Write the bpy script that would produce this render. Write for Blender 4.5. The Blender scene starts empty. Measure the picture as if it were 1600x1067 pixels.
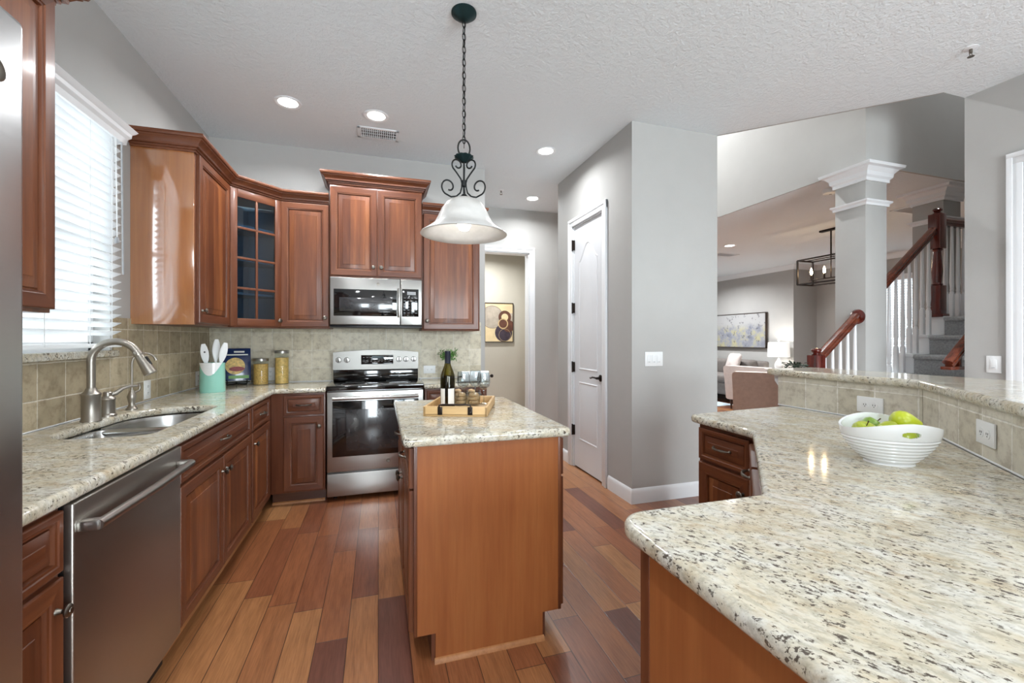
import bpy, bmesh, math, random
from mathutils import Vector, Matrix, Euler
random.seed(7)
R = math.radians
SC = bpy.context.scene
COL = SC.collection

# ------------------------------------------------------------------ camera, world, exposure
cam_d = bpy.data.cameras.new('camera'); cam = bpy.data.objects.new('camera', cam_d); COL.objects.link(cam)
cam_d.sensor_width = 36; cam_d.lens = 36*675.2/1600; cam_d.clip_start = .02
cam_d.shift_y = -(533.5-529)/1600
cam.location = (0, 0, 1.3); cam.rotation_euler = (R(90), 0, -.2999)
SC.camera = cam
SC.view_settings.view_transform = 'Standard'; SC.view_settings.look = 'None'
SC.view_settings.gamma = 1; SC.view_settings.use_curve_mapping = False
SC.view_settings.exposure = 0.44
w = bpy.data.worlds.new('sky'); SC.world = w; w.use_nodes = True
bg = w.node_tree.nodes['Background']; bg.inputs[0].default_value = (.86, .93, 1, 1); bg.inputs[1].default_value = 1.1

def area(name, loc, rot, sx, sy, power, color=(1, 1, 1), spread=180):
    l = bpy.data.lights.new(name, 'AREA'); l.shape = 'RECTANGLE'; l.size = sx; l.size_y = sy
    l.energy = power; l.color = color; l.spread = R(spread)
    o = bpy.data.objects.new(name, l); COL.objects.link(o); o.location = loc; o.rotation_euler = rot; return o
# daylight arriving at the windows (each stands outside its window)
DAY = (.9, .96, 1)
area('daylight_sink_window', (-2.1, 2.4, 1.9), (0, R(-90), 0), 1.6, 2.2, 44, DAY)
area('daylight_rear_window', (-.45, -3.5, 1.8), (R(90), 0, 0), 1.3, 1.9, 170, DAY)
area('daylight_patio_door', (2.2, -3.5, 1.4), (R(90), 0, 0), 2.4, 2.5, 290, DAY)
area('added_entry_light', (3.3, 10.8, 3.9), (R(-90), 0, 0), 1.1, 1.6, 150, (1, .95, .88))  # added lamp outside an unseen window, to light the tall entry
area('daylight_living_window', (9.2, 4.9, 1.7), (0, R(90), 0), 1.6, 1.2, 70, DAY)

# ------------------------------------------------------------------ materials
def lin(c):
    return tuple(((v/255)/12.92 if v/255 <= .04045 else ((v/255+.055)/1.055)**2.4) for v in c[:3])+(1,)
MATS = {}
def new_mat(name):
    m = bpy.data.materials.new(name); m.use_nodes = True; MATS[name] = m
    nt = m.node_tree; return m, nt, nt.nodes['Principled BSDF']
def N(nt, t, **kw):
    n = nt.nodes.new(t)
    for k, v in kw.items():
        if k.startswith('i_'):
            key = k[2:]; key = int(key) if key.isdigit() else key.replace('_', ' ')
            n.inputs[key].default_value = v
        else: setattr(n, k, v)
    return n
def L(nt, a, b): nt.links.new(a, b)
def ramp(nt, fac, stops, interp='LINEAR'):
    r = nt.nodes.new('ShaderNodeValToRGB'); cr = r.color_ramp; cr.interpolation = interp
    while len(cr.elements) > 1: cr.elements.remove(cr.elements[-1])
    cr.elements[0].position = stops[0][0]; cr.elements[0].color = stops[0][1]
    for p, c in stops[1:]:
        e = cr.elements.new(p); e.color = c
    L(nt, fac, r.inputs[0]); return r.outputs[0]
def math_n(nt, op, a, b=None):
    n = nt.nodes.new('ShaderNodeMath'); n.operation = op
    for i, v in enumerate((a, b)):
        if v is None: continue
        if isinstance(v, (int, float)): n.inputs[i].default_value = v
        else: L(nt, v, n.inputs[i])
    return n.outputs[0]
def mix(nt, fac, a, b, bt='MIX'):
    n = nt.nodes.new('ShaderNodeMix'); n.data_type = 'RGBA'; n.blend_type = bt
    for s, v in ((0, fac), (6, a), (7, b)):
        if isinstance(v, (int, float)): n.inputs[s].default_value = v
        elif isinstance(v, tuple): n.inputs[s].default_value = v
        else: L(nt, v, n.inputs[s])
    return n.outputs[2]
def bump(nt, p, h, strength, dist=.01):
    b = N(nt, 'ShaderNodeBump'); b.inputs['Strength'].default_value = strength; b.inputs['Distance'].default_value = dist
    L(nt, h, b.inputs['Height']); L(nt, b.outputs[0], p.inputs['Normal'])
def coords(nt, scale=(1, 1, 1), kind='Object'):
    t = N(nt, 'ShaderNodeTexCoord'); m = N(nt, 'ShaderNodeMapping'); m.inputs['Scale'].default_value = scale
    L(nt, t.outputs[kind], m.inputs[0]); return m.outputs[0]
def noise(nt, vec, scale, detail=4, rough=.55):
    n = N(nt, 'ShaderNodeTexNoise'); n.inputs['Scale'].default_value = scale; n.inputs['Detail'].default_value = detail
    n.inputs['Roughness'].default_value = rough; L(nt, vec, n.inputs['Vector']); return n.outputs[0]

def plain(name, c, rough=.5, metal=0, coat=0, emit=None, es=0, var=.06, ns=6, bmp=0, bs=200, **kw):
    m, nt, p = new_mat(name)
    v = noise(nt, coords(nt), ns, 3)
    c = lin(c)
    lo = tuple(x*(1-var) for x in c[:3])+(1,); hi = tuple(min(1, x*(1+var)) for x in c[:3])+(1,)
    L(nt, ramp(nt, v, [(.3, lo), (.7, hi)]), p.inputs['Base Color'])
    p.inputs['Roughness'].default_value = rough; p.inputs['Metallic'].default_value = metal
    p.inputs['Coat Weight'].default_value = coat; p.inputs['Coat Roughness'].default_value = .08
    if emit: p.inputs['Emission Color'].default_value = lin(emit); p.inputs['Emission Strength'].default_value = es
    if bmp: bump(nt, p, noise(nt, coords(nt), bs, 3), bmp, .003)
    for k, v in kw.items(): p.inputs[k.replace('_', ' ')].default_value = v
    return m

def wood(name, dark, mid, light, axis=2, strips=0, rough=.4, coat=.16, grain=1.0, coat_rough=.12):
    m, nt, p = new_mat(name)
    t = N(nt, 'ShaderNodeTexCoord'); oi = N(nt, 'ShaderNodeObjectInfo')
    off = N(nt, 'ShaderNodeVectorMath', operation='ADD'); L(nt, t.outputs['Object'], off.inputs[0])
    sc = N(nt, 'ShaderNodeVectorMath', operation='SCALE'); sc.inputs[3].default_value = 17.3
    cmb = N(nt, 'ShaderNodeCombineXYZ')
    for i in range(3): L(nt, oi.outputs['Random'], cmb.inputs[i])
    L(nt, cmb.outputs[0], sc.inputs[0]); L(nt, sc.outputs[0], off.inputs[1])
    mp = N(nt, 'ShaderNodeMapping'); s = [14, 14, 14]; s[axis] = 1.1
    mp.inputs['Scale'].default_value = s; L(nt, off.outputs[0], mp.inputs[0])
    g = noise(nt, mp.outputs[0], 1.6, 6, .6)
    mp2 = N(nt, 'ShaderNodeMapping'); s2 = [90, 90, 90]; s2[axis] = 3
    mp2.inputs['Scale'].default_value = s2; L(nt, off.outputs[0], mp2.inputs[0])
    fine = noise(nt, mp2.outputs[0], 1, 3)
    col = ramp(nt, g, [(.25, lin(dark)), (.5, lin(mid)), (.78, lin(light))])
    if strips:
        sx = N(nt, 'ShaderNodeSeparateXYZ'); L(nt, off.outputs[0], sx.inputs[0])
        fl = math_n(nt, 'FLOOR', math_n(nt, 'DIVIDE', sx.outputs[0], strips))
        wn = N(nt, 'ShaderNodeTexWhiteNoise'); wn.noise_dimensions = '1D'; L(nt, fl, wn.inputs['W'])
        st = ramp(nt, wn.outputs[0], [(0, (.6, .52, .5, 1)), (.45, (1, 1, 1, 1)), (1, (1.6, 1.7, 1.6, 1))])
        col = mix(nt, .8, col, st, 'MULTIPLY')
    fr = ramp(nt, fine, [(.3, (.82, .8, .78, 1)), (.7, (1.08, 1.08, 1.08, 1))])
    col = mix(nt, .55*grain, col, fr, 'MULTIPLY')
    L(nt, col, p.inputs['Base Color'])
    p.inputs['Roughness'].default_value = rough; p.inputs['Coat Weight'].default_value = coat
    p.inputs['Coat Roughness'].default_value = coat_rough
    bump(nt, p, fine, .05, .002)
    return m

CHD, CHM, CHL = (80, 40, 23), (106, 58, 33), (128, 76, 44)
wood('cherry', CHD, CHM, CHL)
wood('cherry_rail', CHD, CHM, CHL, axis=0)
wood('cherry_panel', (86, 44, 24), (112, 62, 34), (138, 84, 47), strips=.085)
wood('cherry_side', (86, 48, 31), (108, 62, 41), (126, 76, 50))
wood('veneer', (146, 82, 42), (157, 93, 49), (167, 104, 57), rough=.42, coat=.12, grain=.8)
wood('veneer_gloss', (156, 94, 50), (168, 106, 58), (180, 118, 68), rough=.3, coat=1.0, grain=.6, coat_rough=.1)
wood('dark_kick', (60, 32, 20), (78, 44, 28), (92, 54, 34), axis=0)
wood('mahogany', (58, 16, 11), (88, 26, 17), (118, 42, 26), rough=.22, coat=.7)
wood('mahogany_rail', (66, 26, 15), (100, 44, 25), (130, 64, 36), axis=0, rough=.22, coat=.7)
wood('tray_wood', (186, 146, 92), (206, 168, 114), (222, 188, 138), axis=0, coat=0, rough=.5)
wood('shoe_wood', (150, 96, 56), (172, 116, 70), (190, 136, 88), axis=1, coat=.1)
MATS['veneer_gloss'].node_tree.nodes['Principled BSDF'].inputs['Coat IOR'].default_value = 2.6
plain('wall_paint', (180, 179, 176), .75, var=.015, bmp=.15, bs=90)
plain('beige_paint', (196, 190, 176), .75, var=.015, bmp=.15, bs=90)
plain('white_trim', (232, 234, 236), .35, var=.01)
plain('door_white', (226, 228, 231), .38, var=.01)
m, nt, p = new_mat('ceiling_paint')
p.inputs['Base Color'].default_value = lin((230, 236, 239)); p.inputs['Roughness'].default_value = .9
v = noise(nt, coords(nt), 42, 5, .6); bump(nt, p, ramp(nt, v, [(.42, (0, 0, 0, 1)), (.6, (1, 1, 1, 1))]), .45, .006)

# plank floor
m, nt, p = new_mat('plank_floor')
t = N(nt, 'ShaderNodeTexCoord'); sx = N(nt, 'ShaderNodeSeparateXYZ'); L(nt, t.outputs['Object'], sx.inputs[0])
PW, PL = .128, .82
row = math_n(nt, 'FLOOR', math_n(nt, 'DIVIDE', sx.outputs[0], PW))
wn = N(nt, 'ShaderNodeTexWhiteNoise'); wn.noise_dimensions = '1D'; L(nt, row, wn.inputs['W'])
yo = math_n(nt, 'ADD', math_n(nt, 'DIVIDE', sx.outputs[1], PL), math_n(nt, 'MULTIPLY', wn.outputs[0], 7.3))
idn = math_n(nt, 'FLOOR', yo)
cb = N(nt, 'ShaderNodeCombineXYZ'); L(nt, row, cb.inputs[0]); L(nt, idn, cb.inputs[1])
w2 = N(nt, 'ShaderNodeTexWhiteNoise'); w2.noise_dimensions = '2D'; L(nt, cb.outputs[0], w2.inputs[0])
pc = ramp(nt, w2.outputs[0], [(0, lin((104, 62, 50))), (.14, lin((126, 74, 50))), (.36, lin((144, 88, 56))), (.62, lin((156, 102, 64))), (.86, lin((166, 114, 72))), (1, lin((174, 126, 83)))])
gv = N(nt, 'ShaderNodeCombineXYZ')
L(nt, math_n(nt, 'ADD', math_n(nt, 'MULTIPLY', sx.outputs[0], 22), math_n(nt, 'MULTIPLY', w2.outputs[0], 50)), gv.inputs[0])
L(nt, math_n(nt, 'MULTIPLY', sx.outputs[1], 1.8), gv.inputs[1])
g1 = noise(nt, gv.outputs[0], 1.3, 7, .65)
gv2 = N(nt, 'ShaderNodeCombineXYZ'); L(nt, math_n(nt, 'MULTIPLY', sx.outputs[0], 160), gv2.inputs[0]); L(nt, math_n(nt, 'MULTIPLY', sx.outputs[1], 9), gv2.inputs[1])
g2 = noise(nt, gv2.outputs[0], 1, 3)
pc = mix(nt, .95, pc, ramp(nt, g1, [(.25, (.66, .6, .56, 1)), (.5, (1, 1, 1, 1)), (.75, (1.22, 1.25, 1.27, 1))]), 'MULTIPLY')
pc = mix(nt, .85, pc, ramp(nt, g2, [(.35, (.78, .74, .7, 1)), (.6, (1.05, 1.05, 1.05, 1))]), 'MULTIPLY')
fx = math_n(nt, 'FRACT', math_n(nt, 'DIVIDE', sx.outputs[0], PW)); fy = math_n(nt, 'FRACT', yo)
ex = math_n(nt, 'MINIMUM', fx, math_n(nt, 'SUBTRACT', 1, fx)); ey = math_n(nt, 'MINIMUM', fy, math_n(nt, 'SUBTRACT', 1, fy))
gap = math_n(nt, 'MINIMUM', math_n(nt, 'MULTIPLY', ex, PW), math_n(nt, 'MULTIPLY', ey, PL))
gm = ramp(nt, math_n(nt, 'MULTIPLY', gap, 300), [(.2, (0, 0, 0, 1)), (.7, (1, 1, 1, 1))])
pc = mix(nt, gm, lin((58, 32, 22)), pc)
L(nt, pc, p.inputs['Base Color']); p.inputs['Roughness'].default_value = .3
p.inputs['Coat Weight'].default_value = .35; p.inputs['Coat Roughness'].default_value = .16
bump(nt, p, gm, .25, .002)

# speckled granite
def granite(name, ang):
    m, nt, p = new_mat(name)
    t = N(nt, 'ShaderNodeTexCoord')
    r0 = N(nt, 'ShaderNodeMapping'); r0.inputs['Rotation'].default_value = (0, 0, R(ang)); L(nt, t.outputs['Object'], r0.inputs[0])
    wob = N(nt, 'ShaderNodeTexNoise'); wob.inputs['Scale'].default_value = 5; L(nt, r0.outputs[0], wob.inputs[0])
    wm = N(nt, 'ShaderNodeVectorMath', operation='MULTIPLY_ADD'); L(nt, wob.outputs[1], wm.inputs[0]); wm.inputs[1].default_value = (.05, .05, .05); L(nt, r0.outputs[0], wm.inputs[2])
    r1 = N(nt, 'ShaderNodeMapping'); r1.inputs['Scale'].default_value = (1, 1.6, 1.3); L(nt, wm.outputs[0], r1.inputs[0]); st = r1.outputs[0]
    base = ramp(nt, noise(nt, st, 10, 5, .65), [(.3, lin((196, 182, 154))), (.46, lin((208, 201, 181))), (.62, lin((216, 214, 204)))])
    grey = ramp(nt, noise(nt, st, 55, 5, .7), [(.45, (0, 0, 0, 1)), (.6, (1, 1, 1, 1))])
    col = mix(nt, math_n(nt, 'MULTIPLY', grey, .5), base, lin((146, 140, 124)))
    tan = ramp(nt, noise(nt, st, 22, 4, .6), [(.55, (0, 0, 0, 1)), (.68, (1, 1, 1, 1))])
    col = mix(nt, math_n(nt, 'MULTIPLY', tan, .4), col, lin((168, 142, 104)))
    big = noise(nt, st, 8, 3)
    dk = ramp(nt, math_n(nt, 'ADD', noise(nt, st, 72, 5, .7), math_n(nt, 'MULTIPLY', big, .3)), [(.72, (0, 0, 0, 1)), (.76, (1, 1, 1, 1))])
    col = mix(nt, math_n(nt, 'MULTIPLY', dk, .9), col, lin((64, 52, 44)))
    dk2 = ramp(nt, noise(nt, st, 44, 4, .65), [(.65, (0, 0, 0, 1)), (.7, (1, 1, 1, 1))])
    col = mix(nt, math_n(nt, 'MULTIPLY', dk2, .6), col, lin((92, 78, 62)))
    L(nt, col, p.inputs['Base Color']); p.inputs['Roughness'].default_value = .09
granite('granite', 17)
granite('granite_bar', 62)

# stone tile (object X along the wall, Z up)
def tile(name, tw, th, ca, cb_, grout, z0=0, x0=0):
    m, nt, p = new_mat(name)
    t = N(nt, 'ShaderNodeTexCoord'); s = N(nt, 'ShaderNodeSeparateXYZ'); L(nt, t.outputs['Object'], s.inputs[0])
    c = N(nt, 'ShaderNodeCombineXYZ'); L(nt, math_n(nt, 'ADD', s.outputs[0], 20*tw+x0), c.inputs[0]); L(nt, math_n(nt, 'ADD', s.outputs[2], z0), c.inputs[1])
    dn = N(nt, 'ShaderNodeTexNoise'); dn.inputs['Scale'].default_value = 30; L(nt, c.outputs[0], dn.inputs[0])
    vm = N(nt, 'ShaderNodeVectorMath', operation='MULTIPLY_ADD'); L(nt, dn.outputs[1], vm.inputs[0]); vm.inputs[1].default_value = (.006, .006, 0); L(nt, c.outputs[0], vm.inputs[2])
    b = N(nt, 'ShaderNodeTexBrick'); b.offset = 0; b.squash = 1
    for k, v_ in (('Scale', 1), ('Mortar Size', .0035), ('Mortar Smooth', .35), ('Brick Width', tw), ('Row Height', th), ('Bias', 0)): b.inputs[k].default_value = v_
    b.inputs['Color1'].default_value = lin(ca); b.inputs['Color2'].default_value = lin(cb_); b.inputs['Mortar'].default_value = lin(grout)
    L(nt, vm.outputs[0], b.inputs[0])
    mot = noise(nt, t.outputs['Object'], 16, 6, .7)
    col = mix(nt, .8, b.outputs[0], ramp(nt, mot, [(.32, (.56, .51, .45, 1)), (.5, (1, 1, 1, 1)), (.68, (1.15, 1.15, 1.13, 1))]), 'MULTIPLY')
    L(nt, col, p.inputs['Base Color']); p.inputs['Roughness'].default_value = .5
    bump(nt, p, math_n(nt, 'SUBTRACT', math_n(nt, 'MULTIPLY', mot, .3), b.outputs[1]), .5, .004)
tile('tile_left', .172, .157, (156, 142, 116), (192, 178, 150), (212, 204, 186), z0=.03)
tile('tile_back_lit', .16, .157, (198, 190, 166), (220, 213, 194), (220, 216, 202), z0=.03)  # same stone, lightened to paint in the light on the back wall
tile('tile_bar', .172, .143, (194, 188, 170), (216, 211, 197), (232, 229, 220))

def steel(name, c, rough, axis=0):
    m, nt, p = new_mat(name); s = [300, 300, 300]; s[axis] = 2
    n = noise(nt, coords(nt, tuple(s)), 1, 2)
    p.inputs['Base Color'].default_value = lin(c); p.inputs['Metallic'].default_value = 1
    L(nt, ramp(nt, n, [(.3, (rough*.94,)*3+(1,)), (.7, (rough*1.06,)*3+(1,))]), p.inputs['Roughness'])
steel('steel', (172, 170, 166), .3)
steel('steel_dark', (122, 120, 116), .32)
steel('steel_side', (190, 190, 190), .3, 1)
steel('steel_dish', (178, 174, 167), .36, 1)
steel('nickel', (168, 162, 153), .4, 2)
steel('sink_steel', (200, 200, 198), .25, 1)
plain('pewter', (120, 114, 106), .35, 1)
plain('bronze', (46, 38, 34), .4, .8)
plain('iron', (40, 42, 42), .5, .6)
plain('verdigris', (28, 52, 54), .45, .6)
plain('black_glass', (14, 14, 15), .05, coat=1)
plain('black_plastic', (24, 24, 25), .35)
plain('oven_inside', (46, 46, 48), .25, coat=1)
plain('white_ceramic', (238, 240, 240), .16, coat=.5, var=.01)
plain('white_plastic', (236, 238, 238), .35, var=.01)
plain('grey_mark', (150, 152, 154), .4)
plain('slot_dark', (60, 60, 60), .5)
plain('mint', (150, 212, 196), .2, coat=.5, var=.03)
plain('paper', (244, 244, 242), .85, var=.01, bmp=.2)
plain('cork', (206, 170, 126), .85, var=.2, ns=60, bmp=.4)
plain('foliage', (74, 122, 48), .55, var=.35, ns=30)
plain('dark_foliage', (48, 62, 46), .6, var=.35, ns=30)
plain('apple', (172, 186, 50), .3, coat=.3, var=.16, ns=14)
plain('apple_lime', (186, 198, 40), .3, coat=.3, var=.12, ns=14)
plain('apple_green', (128, 160, 62), .3, coat=.3, var=.12, ns=14)
plain('stem_brown', (76, 54, 30), .7)
plain('bottle_foil', (20, 28, 44), .35, coat=.3)
plain('bottle_label', (230, 228, 220), .6, var=.02)
plain('label_ink', (92, 84, 120), .6)
plain('pasta', (206, 168, 96), .55, var=.3, ns=90, bmp=.8, bs=120)
plain('pasta_long', (220, 184, 108), .5, var=.22, ns=50)
plain('book_blue', (28, 48, 92), .25, coat=.5, var=.15)
plain('book_food', (216, 184, 108), .35, var=.35, ns=60)
plain('book_red', (142, 44, 48), .4, var=.3, ns=80)
plain('book_white', (232, 232, 226), .4, var=.02)
plain('book_green', (118, 172, 92), .4, var=.2)
plain('slat', (240, 242, 243), .45, var=.01, Transmission_Weight=0)
plain('cord_white', (220, 222, 222), .7)
plain('carpet', (160, 161, 162), .95, var=.22, ns=70, bmp=1.0, bs=260)
plain('sofa_fabric', (112, 106, 102), .9, var=.1, ns=20, bmp=.5)
plain('blush_fabric', (178, 163, 154), .9, var=.07, ns=20, bmp=.4)
plain('pale_blush', (200, 190, 185), .9, var=.05, ns=20, bmp=.4)
plain('rug', (182, 198, 208), .95, var=.12, ns=12, bmp=.6)
plain('dark_leg', (48, 30, 22), .4)
plain('canvas_cream', (226, 204, 160), .7, var=.1, ns=8)
plain('art_brown', (96, 58, 42), .6, var=.3, ns=12)
plain('art_plum', (62, 50, 62), .6, var=.3, ns=14)
plain('art_tan', (200, 172, 126), .6, var=.2, ns=12)
plain('art_mist', (176, 164, 148), .6, var=.2, ns=12)
plain('frame_dark', (52, 40, 32), .4)
plain('cabinet_blue_reflection', (88, 118, 132), .5)  # lining colour paints in the blue reflection of the corner cabinet panes
plain('shade_lit', (240, 240, 238), .6, emit=(255, 250, 242), es=.45)
plain('bulb', (255, 250, 240), .4, emit=(255, 250, 242), es=4)
plain('candle_bulb', (255, 236, 200), .3, emit=(255, 224, 176), es=45)
plain('can_lens', (255, 255, 255), .4, emit=(255, 252, 246), es=9)
plain('clock', (10, 10, 12), .1, emit=(120, 150, 160), es=.15)
# alabaster glass shade
m, nt, p = new_mat('alabaster')
sw = noise(nt, coords(nt, (3, 3, 6)), 2.2, 5, .6)
L(nt, ramp(nt, sw, [(.3, lin((204, 204, 202))), (.6, lin((226, 226, 225)))]), p.inputs['Base Color'])
p.inputs['Roughness'].default_value = .3; p.inputs['Coat Weight'].default_value = .3
tr = N(nt, 'ShaderNodeBsdfTranslucent'); tr.inputs[0].default_value = lin((250, 246, 238))
mx = N(nt, 'ShaderNodeMixShader'); mx.inputs[0].default_value = .22
L(nt, p.outputs[0], mx.inputs[1]); L(nt, tr.outputs[0], mx.inputs[2]); L(nt, mx.outputs[0], nt.nodes['Material Output'].inputs[0])
# translucent blind slat
m = MATS['slat']; nt = m.node_tree; p = nt.nodes['Principled BSDF']
tr = N(nt, 'ShaderNodeBsdfTranslucent'); tr.inputs[0].default_value = lin((245, 246, 246))
mx = N(nt, 'ShaderNodeMixShader'); mx.inputs[0].default_value = .4
L(nt, p.outputs[0], mx.inputs[1]); L(nt, tr.outputs[0], mx.inputs[2]); L(nt, mx.outputs[0], nt.nodes['Material Output'].inputs[0])
# clear thin glass: transparent with a fresnel sheen
def clear(name, tint, sheen=1.0, rough=.01, ior=1.5):
    m, nt, p = new_mat(name); nt.nodes.remove(p)
    tb = N(nt, 'ShaderNodeBsdfTransparent'); tb.inputs[0].default_value = tint
    gl = N(nt, 'ShaderNodeBsdfGlossy'); gl.inputs['Roughness'].default_value = rough
    fr = N(nt, 'ShaderNodeFresnel'); fr.inputs[0].default_value = ior
    ge = N(nt, 'ShaderNodeNewGeometry')
    mx = N(nt, 'ShaderNodeMixShader'); L(nt, math_n(nt, 'MULTIPLY', math_n(nt, 'MULTIPLY', fr.outputs[0], math_n(nt, 'SUBTRACT', 1, ge.outputs['Backfacing'])), sheen), mx.inputs[0])
    L(nt, tb.outputs[0], mx.inputs[1]); L(nt, gl.outputs[0], mx.inputs[2]); L(nt, mx.outputs[0], nt.nodes['Material Output'].inputs[0])
clear('pane', (.95, .97, .98, 1), .8)
clear('glassware', (.88, .91, .92, 1), 2.6)
clear('jar_glass', (.9, .92, .9, 1), .7)
clear('bottle_glass', (.34, .30, .06, 1), 1.0)
clear('cabinet_glass', (.52, .66, .75, 1), 1.6, ior=1.65)  # blue tint imitates what the corner cabinet panes reflect
# living room canvas
m, nt, p = new_mat('canvas_abstract')
c = coords(nt); s = N(nt, 'ShaderNodeSeparateXYZ'); L(nt, c, s.inputs[0])
n1 = noise(nt, c, 5, 6, .7)
base = ramp(nt, n1, [(.3, lin((108, 114, 130))), (.48, lin((148, 150, 156))), (.62, lin((176, 170, 130))), (.75, lin((168, 168, 168)))])
top = ramp(nt, math_n(nt, 'ADD', s.outputs[2], math_n(nt, 'MULTIPLY', n1, .25)), [(.52, (0, 0, 0, 1)), (.66, (1, 1, 1, 1))])
base = mix(nt, top, base, lin((170, 170, 170)))
sp = ramp(nt, noise(nt, c, 13, 4, .6), [(.6, (0, 0, 0, 1)), (.66, (1, 1, 1, 1))])
L(nt, mix(nt, math_n(nt, 'MULTIPLY', sp, .7), base, lin((84, 84, 88))), p.inputs['Base Color']); p.inputs['Roughness'].default_value = .7
# black and white ikat pillow
m, nt, p = new_mat('pillow_pattern')
wv = N(nt, 'ShaderNodeTexVoronoi'); wv.inputs['Scale'].default_value = 16; L(nt, coords(nt), wv.inputs[0])
L(nt, ramp(nt, wv.outputs[0], [(.42, lin((30, 30, 32))), (.46, lin((226, 224, 218)))]), p.inputs['Base Color']); p.inputs['Roughness'].default_value = .9

# ------------------------------------------------------------------ mesh helpers
class MB:
    def __init__(s): s.v = []; s.f = []; s.m = []
    def add(s, vs, fs, mi=0, mat=None):
        o = len(s.v)
        s.v += [tuple(mat @ Vector(v)) if mat else tuple(v) for v in vs]
        for k, f in enumerate(fs):
            s.f.append(tuple(i+o for i in f)); s.m.append(mi[k] if isinstance(mi, list) else mi)
        return s
    def box(s, x0, x1, y0, y1, z0, z1, b=0, seg=2, mi=0, mat=None):
        x0, x1 = min(x0, x1), max(x0, x1); y0, y1 = min(y0, y1), max(y0, y1); z0, z1 = min(z0, z1), max(z0, z1)
        b = min(b, .45*min(x1-x0, y1-y0, z1-z0))
        bm = bmesh.new(); bmesh.ops.create_cube(bm, size=1)
        for v in bm.verts:
            v.co = Vector(((x0+x1)/2+v.co.x*(x1-x0), (y0+y1)/2+v.co.y*(y1-y0), (z0+z1)/2+v.co.z*(z1-z0)))
        if b > 0: bmesh.ops.bevel(bm, geom=list(bm.edges), offset=b, segments=seg, profile=.5, affect='EDGES')
        s.bm(bm, mi, mat); return s
    def bm(s, bm, mi=0, mat=None):
        bm.verts.index_update()
        s.add([v.co.copy() for v in bm.verts], [[v.index for v in f.verts] for f in bm.faces], mi, mat); bm.free()
    def lathe(s, prof, seg=32, mat=None, mi=0, cap=True):
        n = len(prof); vs = []; fs = []
        for r, z in prof:
            for k in range(seg):
                a = 2*math.pi*k/seg; vs.append((r*math.cos(a), r*math.sin(a), z))
        for i in range(n-1):
            for k in range(seg):
                k2 = (k+1) % seg; fs.append((i*seg+k, i*seg+k2, (i+1)*seg+k2, (i+1)*seg+k))
        if cap:
            if prof[0][0] > 1e-4: fs.append(tuple(reversed(range(seg))))
            if prof[-1][0] > 1e-4: fs.append(tuple((n-1)*seg+k for k in range(seg)))
        return s.add(vs, fs, mi, mat)
    def tube(s, pts, r, seg=10, mat=None, mi=0, closed=False):
        pts = [Vector(p) for p in pts]; n = len(pts); vs = []; fs = []
        rr = r if isinstance(r, (list, tuple)) else [r]*n
        up = None
        for i in range(n):
            if closed: t = pts[(i+1) % n]-pts[i-1]
            else: t = pts[min(i+1, n-1)]-pts[max(i-1, 0)]
            t.normalize()
            if up is None:
                up = Vector((0, 0, 1)) if abs(t.z) < .9 else Vector((1, 0, 0))
            a = t.cross(up)
            if a.length < 1e-5: a = t.cross(Vector((0, 1, .1)))
            a.normalize(); up = a.cross(t); up.normalize()
            for k in range(seg):
                an = 2*math.pi*k/seg; vs.append(pts[i]+(a*math.cos(an)+up*math.sin(an))*rr[i])
        m_ = n if closed else n-1
        for i in range(m_):
            j = (i+1) % n
            for k in range(seg):
                k2 = (k+1) % seg; fs.append((i*seg+k, i*seg+k2, j*seg+k2, j*seg+k))
        if not closed:
            fs.append(tuple(reversed(range(seg)))); fs.append(tuple((n-1)*seg+k for k in range(seg)))
        return s.add(vs, fs, mi, mat)
    def prism(s, poly, z0, z1, mi=0, mat=None):
        n = len(poly)
        vs = [(x, y, z0) for x, y in poly]+[(x, y, z1) for x, y in poly]
        fs = [tuple(reversed(range(n))), tuple(range(n, 2*n))]+[(i, (i+1) % n, n+(i+1) % n, n+i) for i in range(n)]
        return s.add(vs, fs, mi, mat)
    def sweep(s, path, prof, closed=False, mi=0, mat=None):
        """prof: (outward offset, z) loop; path: 2D points, outward = right of travel"""
        n = len(path); P = [Vector(p) for p in path]; vs = []; fs = []; k = len(prof)
        for i in range(n):
            d0 = (P[i]-P[i-1]).normalized() if (i > 0 or closed) else (P[1]-P[0]).normalized()
            d1 = (P[(i+1) % n]-P[i]).normalized() if (i < n-1 or closed) else d0
            n0 = Vector((d0.y, -d0.x)); n1 = Vector((d1.y, -d1.x)); b = (n0+n1)
            b = b/max(.2, b.dot(n0)) if b.length > 1e-6 else n0
            for o, z in prof: q = P[i]+b*o; vs.append((q.x, q.y, z))
        m_ = n if closed else n-1
        for i in range(m_):
            j = (i+1) % n
            for a in range(k):
                c = (a+1) % k; fs.append((i*k+a, j*k+a, j*k+c, i*k+c))
        if not closed:
            fs.append(tuple(range(k))); fs.append(tuple(reversed(range((n-1)*k, n*k))))
        return s.add(vs, fs, mi, mat)
    def loft(s, rings, mi=0, cap=True, mat=None):
        k = len(rings[0]); vs = [v for r in rings for v in r]; fs = []
        for i in range(len(rings)-1):
            for a in range(k): c = (a+1) % k; fs.append((i*k+a, i*k+c, (i+1)*k+c, (i+1)*k+a))
        if cap: fs.append(tuple(reversed(range(k)))); fs.append(tuple(range((len(rings)-1)*k, len(rings)*k)))
        return s.add(vs, fs, mi, mat)
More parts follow.
